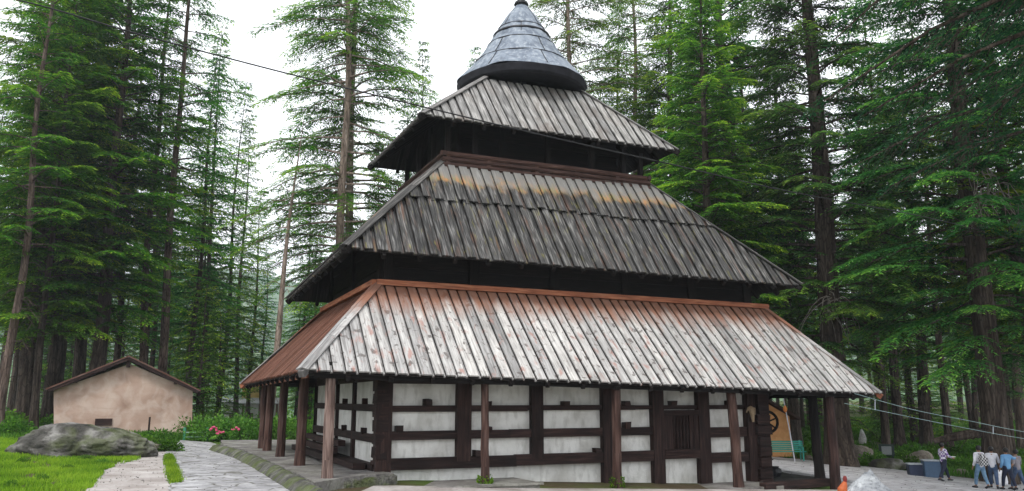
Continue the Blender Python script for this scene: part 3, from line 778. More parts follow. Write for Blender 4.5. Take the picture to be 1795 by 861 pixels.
# ------------------------------------------------------------------ props at the right of the temple
# wheel hanging under the right porch
P = at_y(1345, 740, 29.2); wh = empty('spoked_wheel', P, 0, 'dark spoked wooden wheel hanging by the temple corner in front of the yellow shrine', 'wheel')
mb = MB(); r_ = .36
mb.tube([(r_*math.cos(2*math.pi*i/24), 0, r_*math.sin(2*math.pi*i/24)) for i in range(25)], .05, 8, cap=False); mb.build('rim', M_dark, wh)
mb = MB()
for k in range(3): a_ = math.pi*k/3+.4; mb.tube([(-r_*math.cos(a_), 0, -r_*math.sin(a_)), (r_*math.cos(a_), 0, r_*math.sin(a_))], .03, 6)
mb.build('spokes', M_dark, wh)
mb = MB(); mb.tube([(0, -.07, 0), (0, .07, 0)], .07, 10); mb.build('hub', M_dark, wh)
mb = MB(); mb.tube([(0, 0, r_), (-.02, .05, .8)], .02, 5); mb.build('hanger', M_black, wh)
# stand with a dark drum
P = at_z(1349, 838, -2.64); st = empty('offering_stand', P, 0, 'small black iron stand with a round pot on the dark porch floor', 'stand')
mb = MB(); mb.tube([(-.05, 0, 0), (-.05, 0, .62)], .035, 8); mb.box(-.2, .1, -.15, .15, 0, .03); mb.box(-.22, .12, -.14, .14, .6, .64); mb.build('stand_frame', M_black, st)
mb = MB(); mb.lathe([(.02, .03), (.18, .06), (.23, .18), (.2, .3), (.12, .34), (.14, .38), (.02, .38)], (.22, .05, 0), 14); mb.build('pot', M_black, st, smooth=True)

# yellow shrine
M_yellow = simple('orange_yellow_paint', (.56,.27,.10), (.68,.36,.15), 3, .8)
bx_, by_ = at_y(1336, 700, 45.6)[:2]; bz = ground_z(bx_, by_)
sh = empty('yellow_shrine', (bx_, by_, bz), R(4), 'small orange-yellow shrine with a dark gabled roof behind the green bench', 'shrine')
mb = MB(); hw = 1.52
poly = [(-hw, 0), (hw, 0), (hw-.05, 2.15), (0, 3.0), (-hw+.05, 2.15)]
for y0, y1 in ((0, 2.6),):
    mb.quad([(p[0], y0, p[1]) for p in poly]); mb.quad([(p[0], y1, p[1]) for p in reversed(poly)])
    for i in range(5):
        j = (i+1) % 5; mb.quad([(poly[i][0], y0, poly[i][1]), (poly[i][0], y1, poly[i][1]), (poly[j][0], y1, poly[j][1]), (poly[j][0], y0, poly[j][1])])
mb.build('wall', M_yellow, sh, weld=True)
mb = MB()
for s_ in (-1, 1): mb.hexa([(0, -.35, 3.05), (s_*1.95, -.35, 1.95), (s_*1.95, 2.9, 1.95), (0, 2.9, 3.05)], [(0, -.35, 3.22), (s_*1.95, -.35, 2.10), (s_*1.95, 2.9, 2.10), (0, 2.9, 3.22)])
mb.build('roof', wood('dark_red_shrine_roof', (.03,.018,.015), (.07,.04,.033), (.13,.08,.065)), sh)
mb = MB(); mb.box(-.9, -.3, -.02, .04, .3, 1.5); mb.build('door', M_beam, sh)
# pole with an orange cloth
P = Vector(at_y(1392, 786, 42.3)); P.z = ground_z(P.x, P.y)
fp = empty('flag_pole', P, 0, 'thin pale pole with an orange cloth bundle leaning beside the yellow shrine', 'pole')
mb = MB(); mb.tube([(0, 0, 0), (-.18, 0, 1.6), (-.45, 0, 3.6)], [.035, .03, .022], 7); mb.build('pole', plain('pale_painted_pole', (.45,.47,.52), .5), fp)
mb = MB(); mb.lathe([(.02, -.16), (.09, -.08), (.11, .04), (.06, .13), (.02, .2)], (-.33, 0, 2.6), 9); mb.build('cloth', plain('orange_cloth', (.55, .18, .04)), fp, smooth=True)

# green bench
P = on_ground(1374, 808); P.z += .03
bench = empty('park_bench', P, R(-3), 'green slatted metal bench on the pale paving in front of the yellow shrine', 'bench')
M_green = plain('sea_green_paint', (.015, .21, .17), .45); M_white = plain('white_painted_metal', (.6, .6, .58), .5)
mb = MB()
for k in range(5): mb.box(-1.05, 1.05, -.38+k*.1, -.38+k*.1+.07, .43, .46)
mb.build('seat', M_green, bench)
mb = MB()
for k in range(5): mb.box(-1.05, 1.05, .14+k*.025, .17+k*.025, .50+k*.095, .57+k*.095)
mb.build('backrest', M_green, bench)
for x_ in (-.9, .9):
    mb = MB(); mb.box(x_-.03, x_+.03, -.36, -.30, 0, .43); mb.box(x_-.03, x_+.03, .12, .18, 0, .45); mb.box(x_-.03, x_+.03, -.36, .2, .38, .42)
    mb.bar((x_, .15, .45), (x_, .27, .98), .05, .05); mb.bar((x_, -.36, .66), (x_, .18, .66), .05, .04); mb.box(x_-.03, x_+.03, -.36, -.31, .43, .66)
    mb.build('leg', M_green, bench)
# standing carved stone
def rockmesh(name, size, seed, material, sub=4, rough=.22, flat=.0, parent=None, shape=None):
    bm = bmesh.new(); bmesh.ops.create_icosphere(bm, subdivisions=sub, radius=1)
    from mathutils import noise as mn
    o_ = Vector((seed*3.1, seed*1.7, seed*.9))
    for v_ in bm.verts:
        p = v_.co.copy(); d = 1 + rough*(mn.fractal(p*1.1+o_, 1, 2, 4)) + rough*.35*mn.noise(p*5+o_) + rough*.16*mn.fractal(p*11+o_, 1, 2, 3) - rough*.5*max(0, .06-abs(mn.noise(p*1.8+o_*1.3)))*8
        v_.co = Vector((p.x*d*size[0], p.y*d*size[1], p.z*d*size[2]))
        if v_.co.z < -size[2]*.45: v_.co.z = -size[2]*.45
        if shape: v_.co = shape(v_.co)
    me = bpy.data.meshes.new(name); bm.to_mesh(me); bm.free(); me.materials.append(material); me.shade_smooth()
    o = bpy.data.objects.new(name, me); C.objects.link(o)
    if parent: o.parent = parent
    return o
def rock(px, py, dist, size, seed, material, label, rz=0, name='boulder', **k):
    o = rockmesh(name, size, seed, material, **k); P = on_ground(px, py); o.location = (P.x, P.y, ground_z(P.x, P.y)+size[2]*.38); o.rotation_euler = (0, 0, rz)
    return tag(o, label, 'rock')
o = rockmesh('long_boulder', (2.3, 1.3, .86), 3, M_boulder, 6, .15, shape=lambda c: Vector((c.x, c.y, c.z*(1-.16*max(-1, min(1.2, (c.x-.3)/2.2))) )))
P = at_z(126, 799, -2.0); o.location = (P.x, P.y+1.0, -1.80); o.rotation_euler = (0, R(2), R(20)); tag(o, 'long low grey mossy boulder lying on the grass in front of the shed', 'rock')
o = rockmesh('boulder', (.55, .5, .28), 9, M_boulder2, 4, .2); P = at_z(248, 792, -2.1); o.location = (P.x, P.y+.5, -1.98); o.rotation_euler = (0, 0, R(-20)); tag(o, 'small brownish rock at the right end of the long boulder', 'rock')
rock(1502, 812, 41.0, (1.0, .6, .72), 11, M_boulder2, 'brown rock at the foot of the giant cedar behind the porch corner')
rock(1556, 822, 39.5, (.95, .55, .40), 12, M_boulder, 'low grey rock on the paving edge below the notice board')
rock(1612, 818, 40.5, (.85, .5, .62), 13, M_boulder2, 'tan rock behind the blue bins', R(10))
rock(1418, 806, 43.0, (.22, .2, .18), 14, M_boulder2, 'fist of brown stone on the grass edge right of the bench')
rock(1686, 832, 37.5, (.4, .3, .2), 15, M_boulder2, 'reddish brown rock between the walking man and the large trunk')
# standing stone
P = on_ground(1513, 784)
o = rockmesh('standing_stone', (.24, .16, .62), 21, M_whitestone, 4, .12, shape=lambda c: Vector((c.x*(1.15 if c.z < .1 else 1.0-.35*(c.z-.1)), c.y, c.z*1.15)))
o.location = P + Vector((0, 0, .55)); tag(o, 'upright whitish carved stone standing in the grass behind the rocks', 'stone')
# pale conical rock in the foreground
o = rockmesh('conical_rock', (.62, .6, .9), 31, M_palestone, 5, .22, shape=lambda c: Vector((c.x*(1.25-.75*(c.z+.4)), c.y*(1.25-.75*(c.z+.4)), c.z)))
P = at_y(1526, 836, 21.5); o.location = (P.x, P.y, P.z-.78); o.scale = (1.7, 1.3, .98); tag(o, 'pale blue-white pointed rock on the paving at the bottom edge of the picture', 'rock')
# orange-red carved knob post
P = at_y(1478, 845, 20.5); z0_ = ground_z(P.x, P.y)
kn = empty('carved_post', (P.x, P.y, z0_), 0, 'orange-red rounded carved post top with a dark red knob beside the pale pointed rock', 'post')
zt_ = P.z + .03 - z0_
mb = MB(); mb.tube([(0, 0, 0), (-.06, 0, zt_-.45), (-.03, 0, zt_-.2), (.035, 0, zt_-.06), (.05, 0, zt_)], [.10, .11, .115, .06, .03], 12); mb.build('shaft', plain('orange_red_paint', (.42, .095, .025)), kn, smooth=True)
mb = MB(); mb.lathe([(.01, -.09), (.045, -.06), (.05, 0), (.045, .05), (.03, .08), (.005, .085)], (.05, 0, zt_+.03), 10); mb.build('knob', plain('dark_red_paint', (.17, .018, .015)), kn, smooth=True)

# notice board
P = on_ground(1556, 810)
nb = empty('notice_board', P, R(-6), 'small dark framed notice board with a grey panel standing among the bushes', 'sign')
mb = MB(); mb.box(-.42, .42, -.04, .04, .35, 1.02); mb.build('frame', plain('dark_green_paint', (.012, .03, .025)), nb)
mb = MB(); mb.box(-.30, .26, -.055, -.041, .42, .90); mb.build('panel', plain('grey_panel', (.26, .28, .29)), nb)
for x_ in (-.32, .32): mb = MB(); mb.box(x_-.035, x_+.035, -.03, .03, 0, .35); mb.build('leg', plain('dark_green_paint', (.012, .03, .025)), nb)
# blue bins
M_blue = plain('faded_blue_paint', (.055, .10, .17), .6); M_blued = plain('dark_blue_paint', (.02, .03, .065), .6); M_lid = plain('pale_bin_rim', (.34, .37, .40), .6)
def bin_(px, py, dist, w_, d_, h_, rz, label, m_):
    P = on_ground(px, py); P.z += .03
    b_ = empty('litter_bin', P, rz, label, 'bin', 'blue bins at the plaza edge')
    mb = MB(); mb.hexa([(-w_*.45, -d_*.45, 0), (w_*.45, -d_*.45, 0), (w_*.45, d_*.45, 0), (-w_*.45, d_*.45, 0)], [(-w_/2, -d_/2, h_), (w_/2, -d_/2, h_), (w_/2, d_/2, h_), (-w_/2, d_/2, h_)]); mb.build('body', m_, b_)
    mb = MB(); hh = h_+.002
    for a_, c_ in (((-w_/2, -d_/2), (w_/2, -d_/2)), ((w_/2, -d_/2), (w_/2, d_/2)), ((w_/2, d_/2), (-w_/2, d_/2)), ((-w_/2, d_/2), (-w_/2, -d_/2))): mb.bar((*a_, hh+.02), (*c_, hh+.02), .06, .05)
    mb.build('rim', M_lid, b_)
    mb = MB(); mb.box(w_/2-.02, w_/2+.05, -d_/2-.03, -d_/2+.06, 0, h_); mb.build('corner_post', M_blued, b_)
bin_(1608, 835, 38.6, .78, .5, .50, R(-10), 'low dark blue bin left of the taller pale blue one', M_blued)
bin_(1634, 838, 38.2, .70, .5, .72, R(-10), 'tall faded blue bin with a white rim beside the walking man', M_blue)
# white sack between the walkers
P = on_ground(1755, 850); gzv = ground_z(P.x, P.y)
o = rockmesh('white_sack', (.30, .2, .42), 41, plain('white_sackcloth', (.72, .72, .76), .8), 4, .1); o.location = (P.x, P.y, gzv+.19); tag(o, 'white upright sack on the ground behind the walking group', 'sack')

# ------------------------------------------------------------------ left side: shed etc.
bx_, by_ = at_z(216, 772, -2.13)[:2]
SA = R(24)
shed = empty('plastered_shed', (bx_, by_, -2.2), SA, 'low pinkish beige plastered shed with a shallow gabled roof at the left', 'shed')
SX = Vector((math.cos(SA), math.sin(SA), 0)); SY = Vector((-math.sin(SA), math.cos(SA), 0)); S0 = Vector((bx_, by_, -2.2))
def spt(px, py, yo=0.0):     # point on the shed's gable plane -> (x, z) in the shed's own frame
    q = ray(px, py); n_ = SY; t_ = (S0+SY*yo).dot(n_)/q.dot(n_); d = q*t_-S0; return (d.dot(SX), d.z)
wl = [spt(*p) for p in ((96, 772), (336, 772), (338, 684), (228, 638), (94, 684))]
wl[0] = (wl[0][0], -.3); wl[1] = (wl[1][0], -.3)
mb = MB()
def prism(mb, poly, y0, y1, a=.5):
    mb.quad([(p[0], y0, p[1]) for p in poly], None, a); mb.quad([(p[0], y1, p[1]) for p in reversed(poly)], None, a)
    n_ = len(poly)
    for i in range(n_):
        j = (i+1) % n_; mb.quad([(poly[i][0], y0, poly[i][1]), (poly[i][0], y1, poly[i][1]), (poly[j][0], y1, poly[j][1]), (poly[j][0], y0, poly[j][1])], None, a)
prism(mb, wl, 0, 7); mb.build('wall', M_render, shed, weld=True)
ap, el, er = spt(226, 623, -.5), spt(80, 681, -.5), spt(352, 684, -.5)
mb = MB()
M_tin = wood('rusty_tin_roof', (.08,.035,.026), (.17,.08,.06), (.32,.22,.18), .6)
for a_, b_ in ((el, ap), (ap, er)):
    mb.hexa([(a_[0], -.5, a_[1]-.07), (b_[0], -.5, b_[1]-.07), (b_[0], 7.5, b_[1]-.07), (a_[0], 7.5, a_[1]-.07)], [(a_[0], -.5, a_[1]), (b_[0], -.5, b_[1]), (b_[0], 7.5, b_[1]), (a_[0], 7.5, a_[1])])
rf = mb.build('roof', M_tin, shed)
mb = MB()
for a_, b_ in ((el, ap), (er, ap)):
    A_ = Vector((a_[0], 0, a_[1])); B_ = Vector((b_[0], 0, b_[1])); A_ = A_.lerp(B_, .03)
    for y_ in (-.42, -.1): mb.bar(A_+Vector((0, y_, -.16)), B_+Vector((0, y_, -.16)), .09, .15)
mb.box(ap[0]-.1, ap[0]+.1, -.3, .2, ap[1]-.62, ap[1]-.15)
for f_ in (.35, .7):
    for e_ in (el, er): x_ = e_[0]+(ap[0]-e_[0])*f_; z_ = e_[1]+(ap[1]-e_[1])*f_; mb.box(x_-.08, x_+.08, -.45, .1, z_-.32, z_-.16)
mb.build('roof_beams', M_beam, shed)
hp = [spt(167, 734, -.05), spt(196, 746, -.05)]
mb = MB(); mb.box(hp[0][0], hp[1][0], -.06, -.002, hp[1][1], hp[0][1]); mb.build('hatch', M_beam, shed)
P = at_z(282, 772, -2.15); mb = MB(); mb.tube([(0, 0, -.1), (.01, 0, 1.25)], .05, 8); ip = mb.build('iron_post', M_beam, None); ip.location = (P.x, P.y-1.6, -2.15); tag(ip, 'thin dark brown post standing in front of the shed wall', 'post')

# distant white house in the valley gap
P = at_y(442, 757, 95); hz = P.z
hs = empty('distant_house', (P.x, P.y, hz-1.5), R(12), 'distant white house with a yellow upper storey seen through the trees beside the temple', 'house')
M_whitew = simple('white_house_wall', (.62,.62,.60), (.74,.74,.73), 2, .8); M_yel2 = simple('yellow_house_wall', (.60,.42,.13), (.7,.52,.2), 2, .8)
mb = MB(); mb.box(-3.2, 3.2, 0, 5, -3, 5.0); mb.build('wall', M_whitew, hs)
mb = MB(); mb.box(-1.4, 1.6, .6, 4.6, 5.0, 7.0); mb.build('upper_storey', M_yel2, hs)
mb = MB(); mb.hexa([(-3.6, -.6, 4.6), (3.6, -.6, 4.6), (3.6, .6, 5.2), (-3.6, .6, 5.2)], [(-3.6, -.6, 4.72), (3.6, -.6, 4.72), (3.6, .6, 5.3), (-3.6, .6, 5.3)]); mb.hexa([(-1.8, 0, 7.0), (2, 0, 7.0), (2, 5, 7.0), (-1.8, 5, 7.0)], [(-1.0, 1.5, 8.0), (1.2, 1.5, 8.0), (1.2, 3.5, 8.0), (-1.0, 3.5, 8.0)])
mb.build('roof', plain('pale_tin_roof', (.55,.56,.58)), hs)
for x_ in (-2.2, -.4, 1.5):
    mb = MB(); mb.box(x_-.4, x_+.4, -.08, -.003, 2.0, 3.6); mb.build('window', plain('brown_window', (.12,.06,.045)), hs)
for x_ in (-1.1, .7, 2.6):
    mb = MB(); mb.box(x_-.1, x_+.1, -.5, -.3, -1, 4.6); mb.build('veranda_post', plain('brown_window', (.12,.06,.045)), hs)
# green rail by the path end
P = at_z(352, 776, -2.15); gr = empty('green_railing', (P.x, P.y, -2.15), 0, 'short green metal railing at the far end of the stone path', 'railing')
mb = MB()
for z_ in (.28, .5): mb.tube([(-.9, 0, z_), (.35, 0, z_)], .03, 6)
mb.build('rails', plain('pale_green_paint', (.25, .4, .3)), gr)
for x_ in (-.85, .3): mb = MB(); mb.box(x_-.06, x_+.06, -.05, .05, 0, .75); mb.build('rail_post', plain('green_paint', (.04, .22, .12)), gr)

# ------------------------------------------------------------------ vegetation
rs = np.random.RandomState(11)
def tuft_quads(P, D, Lr, Wr, up_t, tint):
    """P (n,3) base, D (n,3) unit dir, Lr, Wr (n,), up_t (n,3) tilt noise -> V,F,tint"""
    n = len(P); up = np.array([0, 0, 1.]) + up_t
    S = np.cross(D, up); S /= np.linalg.norm(S, axis=1, keepdims=True) + 1e-9
    mid = P + D*(Lr*.5)[:, None]; tip = P + D*Lr[:, None]
    tip[:, 2] -= Lr*.12
    Vt = np.empty((n, 4, 3)); Vt[:, 0] = P; Vt[:, 1] = mid + S*(Wr*.5)[:, None]; Vt[:, 2] = tip; Vt[:, 3] = mid - S*(Wr*.5)[:, None]
    return Vt.reshape(-1, 3), np.arange(n*4).reshape(-1, 4), np.repeat(tint, 4)

def cedar(name, seed, H, r0, hb, Lmax, nb, bark_m, leaf_m, tl=.26, spacing=.14, drop=.35, sparse=0.0, shape=.75, gap=.32, lean=0, elev=8, droop=.16, twigs=0, bow=0, wr=.30):
    rr = np.random.RandomState(seed); pr = random.Random(seed)
    wood_ = MB()
    ph = rr.rand(4)*6.28
    def tc_(z): f = z/H; return np.array([lean*z + bow*math.sin(f*3.0) + .12*math.sin(z*.35+ph[0]), .12*math.sin(z*.3+ph[1]), z])
    def tr_(z): f = z/H; return max(.02, r0*((1-f)**.85)*(1+.55*math.exp(-z/.7*1.0))*(1+.04*math.sin(z*1.7+ph[2])))
    zs = [0, .25, .6, 1.1, 1.8] + list(np.arange(2.8, H, 1.3)) + [H]
    wood_.tube([tc_(z)-np.array([0, 0, .4 if z == 0 else 0]) for z in zs], [tr_(z) for z in zs], 12, a=.5)
    Ps, Ds, Ls, Ws, Ts, Us = [], [], [], [], [], []
    az = rr.rand()*6.28
    for i in range(nb):
        f = (i+rr.rand())/nb; h = hb + (H-hb)*f**.95
        if rr.rand() < sparse*(1-f*.6): az += 2.4; continue
        az += 2.4 + rr.uniform(-.5, .5); bt = rr.uniform(-.14, .22)
        L = (Lmax*((1-f)**shape)*(.62+.38*min(1, f*7))*rr.uniform(.6, 1.18)) + .25
        el = math.radians(elev + 26*f*f + rr.uniform(-9, 9)); dr = droop*rr.uniform(.7, 1.4)*(1-.5*f)
        dh = np.array([math.cos(az), math.sin(az), 0]); base = tc_(h)
        cv = rr.uniform(-.12, .12); dp = np.array([-dh[1], dh[0], 0])
        def bp(t_):
            t_ = np.atleast_1d(t_)
            return base + dh*(L*t_)[:, None] + dp*(L*cv*t_**2)[:, None] + np.array([0, 0, 1])*(L*(math.tan(el)*t_ - dr*t_**2.2*1.6))[:, None]
        br = min(tr_(h)*.40, .014+.012*L)
        wood_.tube([Vector(p) for p in bp(np.array([0, .3, .6, .95]))], [br, br*.7, br*.42, br*.15], 4, a=.5, cap=False)
        ns = max(5, int(L*.9/gap*1.4)); ts = np.linspace(.16 if L < 2 else .24, 1.0, ns) + rr.uniform(-.02, .02, ns)
        for k, t_ in enumerate(ts):
            sgn = 1 if k % 2 else -1
            ang = math.radians(62-24*t_)*sgn + rr.uniform(-.15, .15)
            if k == ns-1: ang = 0
            bl = (min(.40*L, 1.9)*(1.02-t_)**.7 + .30)*rr.uniform(.65, 1.2)
            ca, sa = math.cos(ang), math.sin(ang)
            bd = np.array([dh[0]*ca-dh[1]*sa, dh[0]*sa+dh[1]*ca, 0])
            b0 = bp(t_)[0]; nk = max(2, int(bl/spacing)); ss = (np.arange(nk)+.4+rr.uniform(-.3, .3, nk))/nk
            slope = math.tan(el) - dr*3.2*t_**1.2
            dd = drop*rr.uniform(.5, 1.3)
            pos = b0 + bd*(bl*ss)[:, None]; pos[:, 2] += bl*(slope*.35*ss - dd*ss**2)
            if L > 2.2 and bl > .7 and k % 2 == 0:
                wood_.tube([Vector(b0), Vector(b0+bd*bl*.9+np.array([0, 0, bl*(slope*.3-dd*.8)]))], [.014, .005], 3, a=.5, cap=False)
            for sg in (-1, 1):
                a2 = sg*(np.radians(38) + rr.uniform(-.35, .35, nk)); c2, s2 = np.cos(a2), np.sin(a2)
                D = np.stack([bd[0]*c2-bd[1]*s2, bd[0]*s2+bd[1]*c2, rr.uniform(-.30, .16, nk) - dd*ss*.7], 1)
                D /= np.linalg.norm(D, axis=1, keepdims=True)
                Ps.append(pos + rr.uniform(-.04, .04, (nk, 3))*[1, 1, .5]); Ds.append(D); lr = tl*rr.uniform(.65, 1.25, nk)*(1.05-.35*ss); Ls.append(lr); Ws.append(lr*wr*rr.uniform(.7, 1.3, nk))
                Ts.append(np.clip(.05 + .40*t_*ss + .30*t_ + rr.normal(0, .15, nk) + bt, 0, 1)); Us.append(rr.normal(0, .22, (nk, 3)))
    Vt, Fq, Tn = tuft_quads(np.concatenate(Ps), np.concatenate(Ds), np.concatenate(Ls), np.concatenate(Ws), np.concatenate(Us), np.concatenate(Ts))
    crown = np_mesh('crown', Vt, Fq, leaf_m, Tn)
    # lower dead snags
    for k in range(twigs):
        h = rr.uniform(2.5, hb+6); a_ = rr.rand()*6.28; L = rr.uniform(.8, 2.6); p = tc_(h); d_ = np.array([math.cos(a_), math.sin(a_), rr.uniform(-.2, .3)])
        q = p + d_*L*.5 + np.array([0, 0, .1]); e_ = p + d_*L + np.array([0, 0, -L*.35]); wood_.tube([Vector(p), Vector(q), Vector(e_)], [.035, .022, .008], 4, a=.9, cap=False)
        for _ in range(2):
            g_ = q + (e_-q)*rr.rand(); wood_.tube([Vector(g_), Vector(g_+np.array([rr.uniform(-.5, .5), rr.uniform(-.5, .5), rr.uniform(-.7, -.1)]))], [.012, .004], 3, a=.9, cap=False)
    tmp = wood_.build('trunk', bark_m); me = tmp.data; bpy.data.objects.remove(tmp); me.shade_smooth()
    return me, crown

VAR = {}
def var(key, **k): VAR[key] = cedar(key, **k)
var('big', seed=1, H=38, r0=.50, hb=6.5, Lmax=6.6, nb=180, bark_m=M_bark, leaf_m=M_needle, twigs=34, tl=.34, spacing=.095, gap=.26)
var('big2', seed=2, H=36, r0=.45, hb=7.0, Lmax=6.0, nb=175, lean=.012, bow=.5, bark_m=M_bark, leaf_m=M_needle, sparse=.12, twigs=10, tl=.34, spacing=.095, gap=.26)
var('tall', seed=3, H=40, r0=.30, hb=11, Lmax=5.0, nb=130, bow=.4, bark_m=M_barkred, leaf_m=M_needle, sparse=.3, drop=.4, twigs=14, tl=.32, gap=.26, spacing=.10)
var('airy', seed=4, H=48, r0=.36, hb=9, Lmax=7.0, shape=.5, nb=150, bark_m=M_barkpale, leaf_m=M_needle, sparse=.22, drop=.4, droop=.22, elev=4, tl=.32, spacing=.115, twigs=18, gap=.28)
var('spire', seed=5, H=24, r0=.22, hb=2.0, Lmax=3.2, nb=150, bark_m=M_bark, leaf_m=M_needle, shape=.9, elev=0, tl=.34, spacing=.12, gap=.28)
var('spire2', seed=6, H=26, r0=.2, hb=4.5, Lmax=2.9, nb=125, bark_m=M_bark, leaf_m=M_needle_shaded, shape=.8, sparse=.12, elev=0, tl=.34, spacing=.12, gap=.28)
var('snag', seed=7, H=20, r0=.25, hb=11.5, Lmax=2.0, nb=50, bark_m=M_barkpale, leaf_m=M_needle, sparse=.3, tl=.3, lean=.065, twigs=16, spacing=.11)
var('giant', seed=8, H=42, r0=.72, hb=5.5, Lmax=7.6, nb=215, bark_m=M_bark, leaf_m=M_needle_shaded, drop=.4, droop=.2, twigs=26, spacing=.095, tl=.32, gap=.26)
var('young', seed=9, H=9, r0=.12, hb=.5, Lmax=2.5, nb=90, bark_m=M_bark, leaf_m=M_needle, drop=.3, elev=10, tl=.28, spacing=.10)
var('deep', seed=10, H=34, r0=.30, hb=7, Lmax=4.3, nb=135, bark_m=M_bark, leaf_m=M_needle_shaded, sparse=.15, tl=.46, spacing=.14, gap=.34, twigs=8)
var('deep2', seed=12, H=36, r0=.27, hb=10, Lmax=4.1, nb=100, bark_m=M_bark, leaf_m=M_needle_shaded, sparse=.25, tl=.46, spacing=.16, gap=.34, twigs=8)
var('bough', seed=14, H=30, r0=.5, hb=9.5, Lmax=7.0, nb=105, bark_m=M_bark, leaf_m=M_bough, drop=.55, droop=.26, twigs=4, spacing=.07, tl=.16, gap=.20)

def tree(kind, px, dist, label, s=1.0, sz=None, rz=None, name='cedar_tree', group=None, x=None, rscale=None, cat='tree'):
    if x is None: x = at_y(px, HOR, dist).x
    z = ground_z(x, dist) - .15
    root = empty(name, (x, dist, z), rnd.uniform(0, 6.28) if rz is None else rz, label, cat, group)
    wd = rscale or s
    root.scale = (s, s, sz or s); root.rotation_euler.x = R(rnd.uniform(-1.1, 1.1)) if kind != 'snag' else 0; root.rotation_euler.y = R(rnd.uniform(-1.1, 1.1)) if kind != 'snag' else 0
    for nm, me in zip(('trunk', 'crown'), VAR[kind]):
        o = bpy.data.objects.new(nm, me); C.objects.link(o); o.parent = root
        if nm == 'trunk' and rscale: o.scale = (rscale, rscale, 1)
    return root
def hfor(py, dist): return (ray(CX, py).z/ray(CX, py).y)*dist + 2.5
# --- left group, one by one
T = [
 ('tall', 6, 42, 'pale-barked cedar cut off by the left edge of the picture', .80),
 ('big', 42, 50, 'dark cedar just right of the left edge, behind the boulder', 1.0),
 ('big', 88, 52, 'dark thick-trunked cedar left of the shed roof', .95),
 ('big2', 138, 56, 'brown-trunked cedar behind the left half of the shed', 1.0),
 ('deep', 196, 62, 'slim dark cedar behind the shed roof, left of its peak', 1.0),
 ('tall', 246, 53, 'slender cedar with a greyish trunk just right of the shed peak', .90),
 ('tall', 281, 52, 'cedar with a tall bare reddish trunk rising behind the shed', 1.02),
 ('deep', 330, 66, 'dark cedar behind the right end of the shed', .92),
]
for k, px, d, lab, s in T: tree(k, px, d, lab, s)
def top_scaled(kind, H0, px, py_top, d, lab, **kw):
    h = hfor(py_top, d); return tree(kind, px, d, lab, s=kw.pop('s', 1.0)*h/H0 if kw.pop('uni', False) else kw.pop('s', 1.0), sz=h/H0, **kw)
top_scaled('spire', 24, 352, 60, 74, 'pointed dense cedar, the tallest of the row stepping down towards the sky gap', s=1.25)
top_scaled('spire2', 26, 385, 150, 78, 'pointed cedar second highest in the row stepping down to the sky gap', s=1.2)
top_scaled('spire', 24, 412, 215, 84, 'pointed cedar at the middle of the row stepping down to the sky gap', s=1.15)
top_scaled('spire2', 26, 436, 330, 88, 'low pointed cedar at the end of the row, next to the bright sky gap', s=1.2)
top_scaled('spire2', 26, 458, 440, 92, 'shortest pointed cedar below the sky gap', s=1.0)
top_scaled('spire', 24, 545, 400, 80, 'short dense cedar behind the leaning pale trunk, left of the middle roof', s=1.1)
top_scaled('spire2', 26, 525, 300, 86, 'thin pointed cedar between the leaning pale trunk and the bare twin trunks', s=1.0)
tree('snag', 468, 46, 'leaning pale trunk, bare almost to its sparse top, left of the temple', .93, rz=0)
tree('airy', 592, 50, 'left one of two tall airy cedars with long open branches behind the temple', .95, rz=.4)
tree('airy', 606, 54, 'right one of two tall airy cedars with long open branches behind the temple', 1.0, rz=2.6)
tree('young', 345, 50, 'young bushy cedar with light green boughs right of the shed', .85, sz=1.0)
tree('young', 380, 58, 'young dark cedar with low drooping boughs beside the path end', 1.1, sz=.9)
top_scaled('spire', 24, 655, 260, 66, 'dense cedar close behind the left slope of the middle roof', s=1.1)
top_scaled('spire2', 26, 690, 150, 60, 'narrow cedar rising beside the uppermost roof on its left', s=1.1)
top_scaled('spire', 24, 737, 82, 66, 'pointed cedar tip against white sky left of the metal cone', s=.95)
top_scaled('spire2', 26, 822, 82, 72, 'small cedar tip just left of the metal cone', s=.9)
tree('airy', 990, 56, 'tall airy cedar with a pinkish trunk right behind the metal cone', .95, rz=1.2)
top_scaled('spire2', 26, 1086, -30, 70, 'thin straight cedar against the sky right of the metal cone', s=1.25)
top_scaled('spire', 24, 1140, 120, 76, 'dense cedar above the right slope of the uppermost roof', s=1.3)
top_scaled('spire', 24, 1045, 150, 74, 'short cedar just right of the metal cone', s=1.0)
tree('airy', 1125, 62, 'tall airy cedar between the sky and the dense wood right of the cone', .95, rz=3.1)
tree('big', 1196, 58, 'leafy cedar above the right slope of the middle roof', 1.0)
tree('big2', 1268, 47, 'thick swollen-trunked cedar right of the uppermost roof', 1.0, rscale=1.45)
tree('deep', 1325, 60, 'slim dark cedar between the swollen trunk and the giant cedar', 1.0)
tree('giant', 1466, 42.5, 'giant dark cedar with dangling dead twigs behind the right end of the lowest roof', .95, rz=.7)
tree('giant', 1737, 38, 'massive cedar trunk behind the group of walkers', .98, rz=3.9, rscale=.85)
tree('big2', 1392, 56, 'cedar with a straight trunk seen under the eave behind the yellow shrine', .9)
tree('deep', 1545, 56, 'slim trunk above the notice board', .9)
tree('deep2', 1572, 60, 'straight slim brown trunk right of the notice board', 1.0, rscale=1.35)
tree('big', 1620, 62, 'thick dark trunk in the woods above the tan rock', .9)
tree('deep2', 1655, 56, 'trunk standing above the walking man', 1.0)
tree('deep', 1600, 70, 'thin dark trunk deeper in the wood above the blue bins', .9)
tree('big2', 1835, 40, 'cedar whose boughs enter the picture at the right edge', .95)
tree('big', 62, 45, 'spreading cedar at the far left whose low boughs hang behind the boulder', .80, rz=1.0, rscale=.55)
tree('big', 165, 48, 'full leafy cedar whose light green boughs cover the upper left', .9, rz=4.2)
